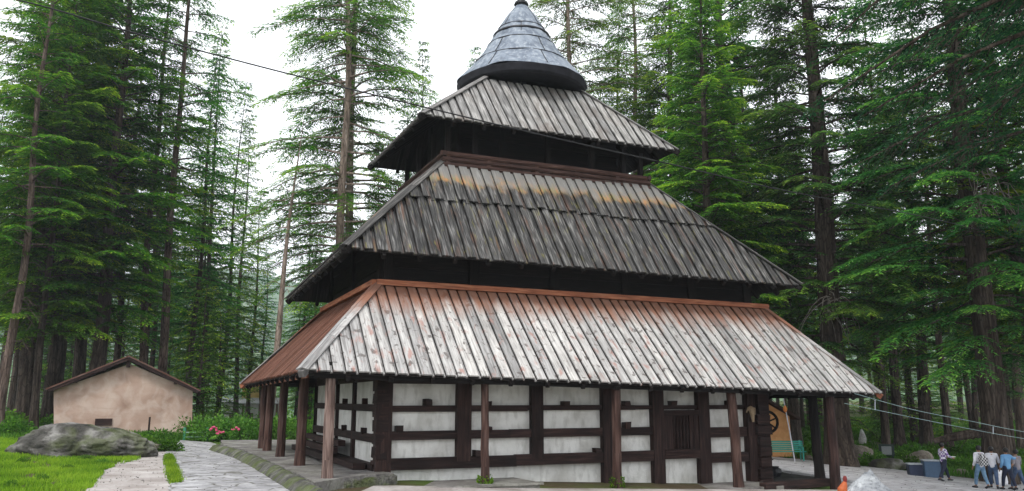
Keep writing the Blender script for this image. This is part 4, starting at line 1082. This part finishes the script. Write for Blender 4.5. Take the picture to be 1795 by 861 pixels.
tree('big2', 1262, 41, 'spreading cedar whose light green boughs reach over the right roof slope', .75, rz=2.2)
# overhanging boughs in the upper right from a close tree outside the frame
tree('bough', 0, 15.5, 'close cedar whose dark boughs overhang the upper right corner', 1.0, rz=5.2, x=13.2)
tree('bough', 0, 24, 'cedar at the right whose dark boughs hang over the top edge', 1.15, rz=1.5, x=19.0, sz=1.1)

# --- the woods: random but countable
rw = random.Random(23); placed = [(o.location.x, o.location.y) for o in C.objects if o.name.startswith('cedar_tree')]
def scatter(n, pxr, dr, kinds, lab, grp, ok=lambda px, d: True, topf=None):
    c_ = 0; tries = 0
    while c_ < n and tries < n*60:
        tries += 1; px = rw.uniform(*pxr); d = dr[0] + (dr[1]-dr[0])*rw.random()**.8
        x = at_y(px, HOR, d).x
        if not ok(px, d) or any((x-a)**2+(d-b)**2 < 3.4**2 for a, b in placed): continue
        placed.append((x, d)); k, H0, r_ = kinds[rw.randrange(len(kinds))]
        s = rw.uniform(.85, 1.15); sz = s
        if topf:
            h = hfor(topf(px), d)*rw.uniform(.9, 1.0) - ground_z(x, d) - 2.5; sz = min(s*1.2, h/H0); s = min(s, max(.5, sz*1.25))
        tree(k, px, d, lab, s, sz=sz, x=x, rz=rw.uniform(0, 6.28), group=grp); c_ += 1
leftk = [('deep', 34, .34), ('deep2', 36, .3), ('spire', 24, .26), ('deep', 34, .34)]
scatter(30, (-70, 335), (58, 125), leftk, 'one of many slim dark cedars crowding the wood behind the shed', 'cedars of the wood behind the shed')
topL = lambda px: 60 if px < 350 else 60 + (px-350)*3.4 if px < 470 else 440
scatter(9, (335, 570), (80, 150), [('spire', 24, .26), ('spire2', 26, .24)], 'one of the small distant cedars seen between path and temple', 'distant cedars beside the sky gap', ok=lambda px, d: not (400 < px < 484), topf=lambda px: max(topL(px), 420 if px > 450 else 0) if px < 570 else 300)
scatter(12, (570, 900), (62, 110), [('spire', 24, .26), ('spire2', 26, .24)], 'one of the cedars hidden for the most part behind the temple', 'cedars behind the temple', topf=lambda px: 230)
scatter(24, (1010, 1190), (62, 110), [('spire', 24, .26), ('spire2', 26, .24)], 'one of the small cedars above the right slope of the temple roofs', 'cedars above the right roof slope', topf=lambda px: 190 if px < 1060 else 90)
rightk = [('deep', 34, .34), ('deep2', 36, .3), ('deep', 34, .34), ('deep2', 36, .3), ('spire2', 26, .2)]
scatter(72, (1190, 1900), (54, 150), rightk, 'one of many straight dark trunks in the deep wood right of the temple', 'cedars of the deep wood at the right', ok=lambda px, d: not (1480 < px < 1545 and d < 66))
scatter(10, (1300, 1900), (50, 95), [('young', 9, .1)], 'one of the low young cedars under the big trees at the right', 'young cedars under the big trees')

# dangling dead twigs on the giant cedar
def twig_bundle(px, py, dist, n, spread, seed, label):
    rr = random.Random(seed); P = at_y(px, py, dist); mb = MB()
    for _ in range(n):
        p = Vector((rr.uniform(-.7, .7), rr.uniform(-.3, .2), rr.uniform(-.5, .8))); pts = [p]; d = Vector((rr.uniform(-1, 1), rr.uniform(-.6, 0), rr.uniform(-.4, .5)))
        for k in range(6):
            p = p + d*rr.uniform(.25, .5); pts.append(p); d = d*.75 + Vector((rr.uniform(-.4, .4), rr.uniform(-.2, .2), -.45))
        mb.tube(pts, [.035*(1-i/8) for i in range(len(pts))], 4, cap=False)
    o = mb.build('dead_branches', M_twig, None); o.location = P
    return tag(o, label, 'branches')
twig_bundle(1462, 540, 41.2, 14, 1, 3, 'tangle of pale dead branches hanging on the giant cedar behind the roof')
twig_bundle(1735, 335, 37.0, 26, 1, 4, 'brush of grey dead branches high on the massive trunk at the right')

# --- bushes at the end of the path
def bush_mesh(seed, n=900, rx=.8, rz_=.75, lm=M_bush, tl=.13):
    rr = np.random.RandomState(seed)
    th = rr.rand(n)*6.28; ph = np.arccos(rr.uniform(-.1, 1, n)); r_ = rr.uniform(.35, 1.0, n)**.6*(1+.25*np.sin(th*3+seed))
    P = np.stack([np.sin(ph)*np.cos(th)*rx*r_, np.sin(ph)*np.sin(th)*rx*r_, np.cos(ph)*rz_*r_*1.1+.1], 1)
    D = P/np.linalg.norm(P, axis=1, keepdims=True) + rr.normal(0, .6, (n, 3)); D /= np.linalg.norm(D, axis=1, keepdims=True)
    lr = tl*rr.uniform(.6, 1.3, n); Vt, Fq, Tn = tuft_quads(P, D, lr, lr*.6, rr.normal(0, .6, (n, 3)), np.clip(rr.normal(.5, .22, n), 0, 1))
    return np_mesh('bush', Vt, Fq, lm, Tn)
BM = [bush_mesh(s_) for s_ in range(4)]; BF = [bush_mesh(20+s_, 1100, 1.0, .7, M_fern, .2) for s_ in range(3)]
def stems(h=.5, n=6, seed=0):
    mb = MB(); rr = random.Random(seed)
    for _ in range(n): mb.tube([(rr.uniform(-.1, .1), rr.uniform(-.1, .1), -.05), (rr.uniform(-.4, .4), rr.uniform(-.4, .4), h)], [.02, .008], 4)
    o = mb.build('stems', M_bark); me = o.data; bpy.data.objects.remove(o); return me
SM = stems()
def bush(px, d, s, label, group, meshes, name='bush', x=None):
    if x is None: x = at_y(px, HOR, d).x
    root = empty(name, (x, d, ground_z(x, d)), rw.uniform(0, 6.28), label, 'bush', group); root.scale = (s, s, s*rw.uniform(.85, 1.2))
    for nm, me in (('foliage', meshes[rw.randrange(len(meshes))]), ('stems', SM)):
        o = bpy.data.objects.new(nm, me); C.objects.link(o); o.parent = root
    return root
for k in range(26):
    px = 345 + k*8.6 + rw.uniform(-3, 3); bush(px, rw.uniform(41.5, 44.5) , rw.uniform(.8, 1.3), 'one of the light green bushes in the row between path end and side porch', 'bushes behind the path end', BM)
for k in range(14): bush(335+k*18, rw.uniform(46, 50), rw.uniform(.7, 1.1), 'one of the taller bushes in the second row beyond the path end', 'taller bushes beyond the path end', BM)
for px, py in ((376, 751), (413, 752), (385, 757)):
    mb = MB(); rr = random.Random(px)
    for _ in range(7):
        c_ = Vector((rr.uniform(-.2, .2), rr.uniform(-.1, .1), rr.uniform(-.1, .1)))
        mb.lathe([(.01, -.05), (.07, 0), (.05, .05), (.005, .06)], c_, 7)
    o = mb.build('flower_head', M_petal, None); o.location = at_y(px, py, 40.8); tag(o, {376: 'larger pink flower cluster above the bushes beside the green railing', 413: 'pink flower cluster above the middle of the bush row', 385: 'lower pink flower cluster just right of the green railing'}[px], 'flowers')
# weeds by the boulder and the iron post
for k, (px, py) in enumerate(((262, 779), (280, 783), (246, 786), (292, 790), (270, 790))):
    P = at_z(px, py, -2.1); bush(0, P.y, rw.uniform(.45, .65), 'low bright green weed patch at the right end of the long boulder', 'weeds at the boulder end', BF, name='weed', x=P.x)
for k, (px, py) in enumerate(((40, 815), (75, 840), (120, 822), (20, 850), (150, 808), (95, 800), (180, 812))):
    P = at_z(px, py, -2.1); bush(0, P.y, rw.uniform(.14, .24), 'small leafy weed growing in the bright lawn', 'weeds in the lawn', BF, name='weed', x=P.x)
# undergrowth on the right bank
for k in range(120):
    px = rw.uniform(1395, 1850); d = rw.uniform(43.5, 85)
    if px > 1640: d = rw.uniform(40.5, 85)
    if 1335 < px < 1440 and d < 47: continue
    bush(px, d, rw.uniform(.35, .8), 'one of the leafy green shrubs covering the forest floor at the right', 'forest floor shrubs at the right', BF)
for k in range(26):
    px = rw.uniform(-60, 95); d = rw.uniform(40, 60); bush(px, d, rw.uniform(.6, 1.2), 'one of the leafy shrubs at the forest edge left of the shed', 'shrubs left of the shed', BF)

# --- grass
def grass_mesh(name, pts, h, wdt, material, seed, blades=3, lean=.45):
    rr = np.random.RandomState(seed); P = np.repeat(pts, blades, axis=0); n = len(P)
    P = P + np.concatenate([rr.normal(0, h*.5, (n, 2)), np.zeros((n, 1))], 1)
    a = rr.rand(n)*6.28; lx = rr.uniform(0, lean, n); D = np.stack([np.cos(a)*lx, np.sin(a)*lx, np.ones(n)], 1); D /= np.linalg.norm(D, axis=1, keepdims=True)
    hh = h*rr.uniform(.5, 1.4, n); b_ = rr.rand(n)*6.28; S = np.stack([np.cos(b_), np.sin(b_), np.zeros(n)], 1)*wdt
    Vt = np.empty((n, 4, 3)); Vt[:, 0] = P - S*.5; Vt[:, 1] = P + S*.5; Vt[:, 2] = P + D*hh[:, None] + S*.12; Vt[:, 3] = P + D*hh[:, None] - S*.12
    tn = np.clip(np.repeat(rr.normal(.5, .2, n) + .25*np.sin(P[:, 0]*1.7)*np.sin(P[:, 1]*1.3), 4) + np.tile([-.15, -.15, .15, .15], n), 0, 1)
    o = bpy.data.objects.new(name, np_mesh(name, Vt.reshape(-1, 3), np.arange(n*4).reshape(-1, 4), material, tn)); C.objects.link(o); return o
def inpoly(x, y, poly):
    c = np.zeros(len(x), bool); n = len(poly)
    for i in range(n):
        x0, y0 = poly[i]; x1, y1 = poly[i-1]
        c ^= ((y0 > y) != (y1 > y)) & (x < (x1-x0)*(y-y0)/(y1-y0+1e-12)+x0)
    return c
def field(poly, dens, seed, thin=None):
    rr = np.random.RandomState(seed); p = np.array(poly); x0, y0 = p.min(0); x1, y1 = p.max(0); n = int((x1-x0)*(y1-y0)*dens)
    x = rr.uniform(x0, x1, n); y = rr.uniform(y0, y1, n); k = inpoly(x, y, poly); x, y = x[k], y[k]
    if thin: k = rr.rand(len(x)) < thin(x, y); x, y = x[k], y[k]
    return np.array([(a, b_, ground_z(a, b_)) for a, b_ in zip(x, y)])
lawn = [g2(-260, 1100), g2(60, 930), g2(150, 861), g2(172, 838), g2(182, 825), g2(205, 815), g2(240, 806), g2(248, 797), g2(130, 783), g2(-30, 780), g2(-200, 782)]
nzp = lambda x, y: .55 + .45*np.sin(x*2.1+np.cos(y*1.3)*2)
# uneven lawn edge: patches that creep onto the dirt
P_ = field(lawn, 260, 3, nzp); o = grass_mesh('grass', P_, .11, .026, M_grass, 4, 5, lean=.8); tag(o, 'bright green short grass in the lower left corner', 'grass', kind='stuff')
strip = [g2(290, 799), g2(300, 797), g2(309, 820), g2(318, 845), g2(300, 849), g2(293, 825)]
P_ = field(strip, 420, 5); o = grass_mesh('grass_strip', P_, .10, .024, M_grass, 6, 4); tag(o, 'narrow strip of bright grass between dirt and stone path', 'grass', kind='stuff')
kp = [g2(424, 786), g2(455, 800), g2(497, 826), g2(540, 861), g2(520, 861), g2(488, 832), g2(448, 808), g2(410, 790)]
P_ = field(kp, 110, 7); o = grass_mesh('kerb_moss_grass', P_, .05, .03, M_grass, 8, 3); tag(o, 'yellowish moss and grass tufts along the foot of the stone kerb', 'grass', kind='stuff')
bank = [(9, 46), (18, 45.2), (22, 40.5), (26, 38.8), (60, 40), (80, 100), (26, 120), (12, 90)]
P_ = field(bank, 13, 9, lambda x, y: np.clip(.35 + .6*np.sin(x*.35+1)*np.sin(y*.23) + .25, .05, 1)*np.clip(1.2-(y-46)/90, .3, 1)); o = grass_mesh('forest_grass', P_, .26, .07, M_fern, 10, 5); tag(o, 'green grass and ground plants covering the forest floor at the right', 'ground cover', kind='stuff')
lb = [(-40, 36), (-24, 36), (-19, 41), (-13, 44), (-13, 60), (-40, 70)]
P_ = field(lb, 14, 11); o = grass_mesh('bank_grass', P_, .24, .07, M_fern, 12, 5); tag(o, 'green ground plants beyond the boulder at the far left', 'ground cover', kind='stuff')

# pebbles and fallen needles on the bare ground and paving
def litter(name, poly, dens, seed, size, material, label, flat=.5, off=.03):
    rr = np.random.RandomState(seed); P = field(poly, dens, seed); n = len(P); P[:, 2] += off
    a = rr.rand(n)*6.28; sz = size*rr.uniform(.4, 1.6, n)**1.5; V8 = []
    base = np.array([(-1, 0, 0), (0, -.7, 0), (1, 0, 0), (0, .7, 0)], float)
    ca, sa = np.cos(a), np.sin(a); Vt = np.empty((n, 8, 3))
    for q in range(4):
        x, y = base[q, 0]*sz, base[q, 1]*sz*rr.uniform(.6, 1, n)
        Vt[:, q] = P + np.stack([x*ca-y*sa, x*sa+y*ca, np.zeros(n)-.01], 1); Vt[:, q+4] = P + np.stack([(x*ca-y*sa)*.65, (x*sa+y*ca)*.65, sz*flat], 1)
    i = np.arange(n)[:, None]*8; fs = np.concatenate([i+np.array(f_) for f_ in ((4, 5, 6, 7), (0, 1, 5, 4), (1, 2, 6, 5), (2, 3, 7, 6), (3, 0, 4, 7))])
    o = bpy.data.objects.new(name, np_mesh(name, Vt.reshape(-1, 3), fs, material, np.repeat(rr.rand(n), 8))); C.objects.link(o); tag(o, label, 'litter', kind='stuff')
dirt_poly = [g2(150, 870), g2(190, 822), g2(245, 800), g2(268, 786), g2(290, 786), g2(292, 870)]
litter('pebbles', dirt_poly, 7, 31, .016, M_slab, 'small grey stones and crumbs scattered over the dirt path')
path_poly = [g2(296, 870), g2(294, 780), g2(370, 780), g2(455, 817), g2(518, 870)]
litter('path_litter', path_poly, 1.5, 32, .014, M_bark, 'dark bits of bark and twig lying on the stone path', .2, .045)
litter('plaza_litter', [(6, 26), (14, 28), (22, 30), (24, 36), (14, 42), (8, 40)], 1.2, 33, .016, M_bark, 'dark bits of bark and twig lying on the pale plaza', .2, .045)
for k, (u_, v_, z_, h_) in enumerate(((4.17, 0, -2.2, .20), (8.2, 0, gz(8.2, 0), .30))):
    rr = np.random.RandomState(50+k); n = 160; th = rr.rand(n)*6.28; c0 = L2W(u_, v_, z_); hh = rr.rand(n)**1.8*h_
    P_ = np.stack([c0.x+np.cos(th)*(.15+.06*rr.rand(n)), c0.y+np.sin(th)*(.15+.06*rr.rand(n)), z_+hh], 1); D_ = np.stack([np.cos(th)*.5, np.sin(th)*.5, .8+0*th], 1); D_ /= np.linalg.norm(D_, axis=1, keepdims=True)
    Vt, Fq, Tn = tuft_quads(P_, D_, np.full(n, .07), np.full(n, .05), rr.normal(0, .4, (n, 3)), np.clip(rr.normal(.3, .2, n), 0, 1))
    o = bpy.data.objects.new('moss', np_mesh('moss', Vt, Fq, M_grass, Tn)); C.objects.link(o); tag(o, ('green moss tuft round the foot of the second front post from the left', 'green moss tuft round the foot of the middle front post')[k], 'moss', kind='stuff')

# fallen log and root by the massive trunk
P = Vector(at_y(1680, 768, 38.5)); mb = MB(); mb.tube([(-1.0, .3, -.15), (-.2, 0, .05), (.9, -.2, .25), (1.4, 0, .2)], [.12, .2, .24, .16], 9)
o = mb.build('fallen_log', M_bark, None, smooth=True); o.location = P; tag(o, 'dark broken log jutting left from the massive trunk', 'log')

# ------------------------------------------------------------------ cables
def cable(name, pts, r, label, mat_=M_cable, n=10):
    ps = []; P = [Vector(p) for p in pts]
    for i in range(len(P)-1):
        p0, p1, p2, p3 = P[max(0, i-1)], P[i], P[i+1], P[min(len(P)-1, i+2)]
        for k in range(n):
            t_ = k/n; ps.append(.5*((2*p1)+(-p0+p2)*t_+(2*p0-5*p1+4*p2-p3)*t_**2+(-p0+3*p1-3*p2+p3)*t_**3))
    ps.append(P[-1]); mb = MB(); mb.tube(ps, r, 6); o = mb.build(name, mat_, None, smooth=True); return tag(o, label, 'cable')
cp_ = [(-260, -55, 15), (30, 0, 15.5), (250, 62, 16), (500, 128, 16.8), (745, 188, 17.6), (950, 237, 18.6), (1180, 289, 20), (1380, 335, 23), (1600, 376, 28), (1725, 405, 35.5)]
cable('overhead_cable', [at_y(*p) for p in cp_], .016, 'black cable sagging across the whole picture in front of the temple roofs')
M_wire = plain('pale_wire', (.30, .42, .42), .5)
c1 = [(1498, 690, 26), (1600, 718, 25), (1700, 738, 24), (1795, 757, 23), (2050, 800, 21)]; c2 = [(1480, 707, 26), (1600, 732, 25), (1700, 752, 24), (1795, 769, 23), (2050, 808, 21)]
cable('light_wire', [at_y(*p) for p in c1], .006, 'upper of two pale wires running from the temple corner to the right edge', M_wire)
cable('light_wire', [at_y(*p) for p in c2], .0055, 'lower of two pale wires running from the temple corner to the right edge', M_wire)
for px, ya, yb, lab in ((1534, 701, 719, 'short white hanger between the two pale wires near the temple corner'), (1741, 748, 761, 'short white hanger between the two pale wires above the walkers')):
    d = 25.7 if px < 1600 else 23.6; mb = MB(); mb.tube([at_y(px, ya, d), at_y(px, yb, d)], .014, 6); o = mb.build('wire_hanger', M_lid, None); tag(o, lab, 'hanger')

# ------------------------------------------------------------------ people
def skin_mesh(name, nodes, edges, material, parent, sub=2):
    me = bpy.data.meshes.new(name); me.from_pydata([n_[0] for n_ in nodes], edges, []); o = bpy.data.objects.new(name, me); C.objects.link(o)
    md = o.modifiers.new('skin', 'SKIN'); md.use_smooth_shade = True
    lay = me.skin_vertices[0].data
    for i, n_ in enumerate(nodes): lay[i].radius = (n_[1], n_[2] if len(n_) > 2 else n_[1])
    lay[0].use_root = True
    s_ = o.modifiers.new('sub', 'SUBSURF'); s_.levels = sub; s_.render_levels = sub
    bpy.context.view_layer.update(); dg = bpy.context.evaluated_depsgraph_get()
    nm = bpy.data.meshes.new_from_object(o.evaluated_get(dg)); o.modifiers.clear(); o.data = nm; nm.name = name
    nm.materials.clear(); nm.materials.append(material); nm.shade_smooth(); o.parent = parent; return o
def person(px, py, dist, heading, label, H=1.68, step=.28, armL=None, armR=None, shirt=None, trousers=None, hair=None, skin=None, long_hair=False, sleeve=1.0):
    P = on_ground(px, py); P.z += .035
    root = empty('person', P, heading, label, 'person'); s = H/1.7; root.scale = (s, s, s)
    # x right, y forward
    armL = armL or [(-.25, -.06, 1.12), (-.27, .06, .88)]; armR = armR or [(.25, .06, 1.12), (.27, .16, .90)]
    nodes = []; edges = []
    def add(p, r, par=None, r2=None):
        nodes.append((p, r, r2 or r)); i = len(nodes)-1
        if par is not None: edges.append((par, i))
        return i
    pel = add((0, 0, .94), .125, None, .10); sp = add((0, 0, 1.15), .115, pel, .09); ch = add((0, 0, 1.34), .14, sp, .10); nk = add((0, .0, 1.48), .052, ch); h1 = add((0, .015, 1.56), .085, nk, .09); h2 = add((0, .01, 1.66), .075, h1, .085)
    legs = []
    for sx, st_ in ((-1, step), (1, -step)):
        kn_ = (sx*.10, st_*.55 + .03, .50); an = (sx*.10, st_*1.1 - .02, .09 + (.05 if st_ < 0 else 0)); to = (sx*.11, st_*1.1+.14, .035)
        hp = add((sx*.10, 0, .88), .09, pel); k_ = add(kn_, .062, hp); a_ = add(an, .045, k_); t_ = add(to, .035, a_); legs.append((kn_, an, to))
    for sx, arm in ((-1, armL), (1, armR)):
        sh_ = add((sx*.18, 0, 1.39), .06, ch); e_ = add(arm[0], .043, sh_); w_ = add(arm[1], .032, e_)
        d = (Vector(arm[1])-Vector(arm[0])).normalized(); side = d.cross(Vector((sx, .2, .1))).normalized(); pm = Vector(arm[1])+d*.05; pi = add(tuple(pm), .032, w_, .018)
        for q, (o_, l_) in enumerate(((-.03, .075), (-.01, .09), (.01, .085), (.03, .07))):
            f1 = add(tuple(pm+side*o_+d*.035), .0095, pi); add(tuple(pm+side*o_*1.2+d*l_+Vector((0, .01, -.01))), .008, f1)
        add(tuple(Vector(arm[1])+side*.05+d*.05), .010, w_)
    skin_mesh('body', nodes, edges, skin or M_skin, root, 2)
    tn = [((0, 0, 1.10), .145, .11), ((0, 0, .92), .155, .125)]; te = [(0, 1)]
    for kn_, an, to in legs:
        sx = 1 if kn_[0] > 0 else -1; i = len(tn); tn += [((sx*.095, 0, .84), .115), ((kn_[0], kn_[1], kn_[2]), .082), ((an[0], an[1], an[2]+.02), .062)]; te += [(1, i), (i, i+1), (i+1, i+2)]
    skin_mesh('trousers', tn, te, trousers, root, 2)
    sn = [((0, 0, .80), .185, .15), ((0, 0, 1.15), .155, .12), ((0, 0, 1.34), .165, .12), ((0, 0, 1.47), .075)]; se = [(0, 1), (1, 2), (2, 3)]
    for sx, arm in ((-1, armL), (1, armR)):
        i = len(sn); e_ = Vector(arm[0]); w_ = e_.lerp(Vector(arm[1]), .88*sleeve); sn += [((sx*.18, 0, 1.385), .08), (tuple(e_), .062), (tuple(w_), .05)]; se += [(2, i), (i, i+1), (i+1, i+2)]
    skin_mesh('shirt', sn, se, shirt, root, 2)
    bm = bmesh.new(); bmesh.ops.create_icosphere(bm, subdivisions=3, radius=1)
    for v_ in bm.verts:
        c_ = v_.co; v_.co = Vector((c_.x*.105, c_.y*.118-.012, c_.z*.115 + 1.635)) 
        if c_.y > .25 and c_.z < .35: v_.co.y = .02; v_.co.z = max(v_.co.z, 1.60)
        if long_hair and c_.z < 0 and c_.y < .3: v_.co.z -= .16; v_.co.x *= 1.15
    me = bpy.data.meshes.new('hair'); bm.to_mesh(me); bm.free(); me.materials.append(hair or M_hair); me.shade_smooth(); o = bpy.data.objects.new('hair', me); C.objects.link(o); o.parent = root
    mb = MB(); 
    for sx in (-1, 1): mb.lathe([(.001, -.009), (.011, 0), (.001, .009)], (sx*.033, .098, 1.585), 6)
    mb.build('eyes', M_hair, root)
    mb = MB(); mb.hexa([(-.014, .095, 1.535), (.014, .095, 1.535), (.012, .09, 1.58), (-.012, .09, 1.58)], [(-.01, .125, 1.54), (.01, .125, 1.54), (.004, .10, 1.578), (-.004, .10, 1.578)]); mb.build('nose', skin or M_skin, root)
    for kn_, an, to in legs:
        mb = MB(); a_ = Vector(an); t_ = Vector(to); mb.tube([a_+Vector((0, -.07, -.045)), a_+Vector((0, .02, -.03)), t_+Vector((0, 0, 0)), t_+Vector((0, .07, 0))], [.04, .052, .042, .02], 8); mb.build('shoe', M_shoe, root, smooth=True)
    return root
M_skin = plain('brown_skin', (.25, .13, .08), .6); M_hair = plain('black_hair', (.008, .007, .008), .5); M_shoe = plain('dark_shoe', (.03, .03, .035), .6)
M_jean = simple('blue_denim', (.035,.06,.12), (.07,.11,.19), 8, .9); M_navy = simple('navy_trousers', (.010,.013,.03), (.02,.026,.05), 8, .9); M_ltjean = simple('light_denim', (.09,.17,.27), (.15,.25,.36), 8, .9)
m, t, b = mat('checked_shirt', .85, .2); o = objc(t); bk = N(t, 'ShaderNodeTexChecker'); bk.inputs['Scale'].default_value = 11; t.links.new(o, bk.inputs['Vector'])
bk.inputs['Color1'].default_value = (.62, .60, .68, 1); bk.inputs['Color2'].default_value = (.17, .10, .28, 1); t.links.new(bk.outputs[0], b.inputs['Base Color']); M_check = m
M_wshirt = simple('white_grey_shirt', (.50,.50,.55), (.66,.66,.70), 5, .85); M_bshirt = simple('sky_blue_shirt', (.09,.22,.40), (.14,.30,.50), 5, .85); M_gshirt = simple('greyish_shirt', (.16,.15,.17), (.24,.22,.24), 5, .85)
p1 = person(1657, 845, 35.6, R(-78), 'man in a checked purple and white shirt walking alone and holding a white paper', 1.55, .30, armL=[(-.24, .02, 1.14), (-.20, .28, 1.08)], armR=[(.26, .06, 1.14), (.22, .32, 1.06)], shirt=M_check, trousers=M_navy)
mb = MB(); mb.box(-.10, .10, -.11, .13, 0, .012); o = mb.build('paper', plain('white_paper', (.8, .8, .78)), None); o.location = p1.matrix_basis @ Vector((0, .46, 1.07)); o.rotation_euler = (R(8), 0, R(-78)); tag(o, 'folded white paper in the hands of the man in the checked shirt', 'paper')
p2 = person(1722, 858, 33.6, R(8), 'long-haired walker in a white jacket with a plaid backpack, leftmost of the group', 1.58, .22, shirt=M_wshirt, trousers=M_ltjean, long_hair=True)
p3 = person(1744, 858, 33.9, R(-28), 'walker in a pale grey shirt and blue jeans beside the plaid backpack', 1.58, .34, shirt=M_wshirt, trousers=M_jean, sleeve=.5)
p4 = person(1770, 861, 33.5, R(5), 'walker in a sky blue shirt and navy trousers seen from behind', 1.58, .24, armR=[(.30, .0, 1.28), (.52, .10, 1.30)], shirt=M_bshirt, trousers=M_navy)
p5 = person(1787, 861, 33.9, R(12), 'walker in a greyish top at the right edge beside the one in sky blue', 1.54, .26, armL=[(-.24, -.10, 1.14), (-.42, -.16, 1.05)], shirt=M_gshirt, trousers=M_jean, sleeve=.4)
# backpack
bp_ = empty('backpack', p2.matrix_basis @ Vector((0, -.20, .98)), R(8), 'black and white plaid backpack worn by the long-haired walker', 'backpack')
m, t, b = mat('plaid_cloth', .85, .2); o = objc(t); bk = N(t, 'ShaderNodeTexChecker'); bk.inputs['Scale'].default_value = 16; t.links.new(o, bk.inputs['Vector'])
bk.inputs['Color1'].default_value = (.45, .45, .45, 1); bk.inputs['Color2'].default_value = (.02, .02, .025, 1); t.links.new(bk.outputs[0], b.inputs['Base Color'])
mb = MB(); mb.hexa([(-.14, -.11, -.04), (.14, -.11, -.04), (.14, .05, -.04), (-.14, .05, -.04)], [(-.15, -.12, .22), (.15, -.12, .22), (.15, .05, .22), (-.15, .05, .22)]); mb.hexa([(-.15, -.12, .222), (.15, -.12, .222), (.15, .05, .222), (-.15, .05, .222)], [(-.08, -.03, .38), (.08, -.03, .38), (.08, .05, .38), (-.08, .05, .38)]); mb.build('bag', m, bp_)
mb = MB()
for sx in (-1, 1): mb.tube([(sx*.09, .05, .02), (sx*.15, .2, .10), (sx*.12, .34, .30), (sx*.09, .2, .46), (sx*.07, .05, .36)], .018, 5)
mb.build('straps', M_hair, bp_)

# ------------------------------------------------------------------ haze in the valley air
mb = MB(); mb.box(-760, 760, -130, 1400, -70, 260); hz_ = mb.build('haze', None, None, weld=True) if False else None
HAZE = True
if HAZE:
    bm = bmesh.new(); bmesh.ops.create_cube(bm, size=1)
    for v_ in bm.verts: v_.co = Vector((v_.co.x*2900, 600 + v_.co.y*1600, 70 + v_.co.z*300))
    me = bpy.data.meshes.new('haze'); bm.to_mesh(me); bm.free(); o = bpy.data.objects.new('haze', me); C.objects.link(o); tag(o, kind='stuff')
    m = bpy.data.materials.new('valley_haze'); m.use_nodes = True; t = m.node_tree; t.nodes.clear(); oo = N(t, 'ShaderNodeOutputMaterial'); pv = N(t, 'ShaderNodeVolumePrincipled')
    pv.inputs['Color'].default_value = (.86, .93, 1, 1); pv.inputs['Density'].default_value = .0004; pv.inputs['Anisotropy'].default_value = .2
    t.links.new(pv.outputs[0], oo.inputs['Volume']); me.materials.append(m)
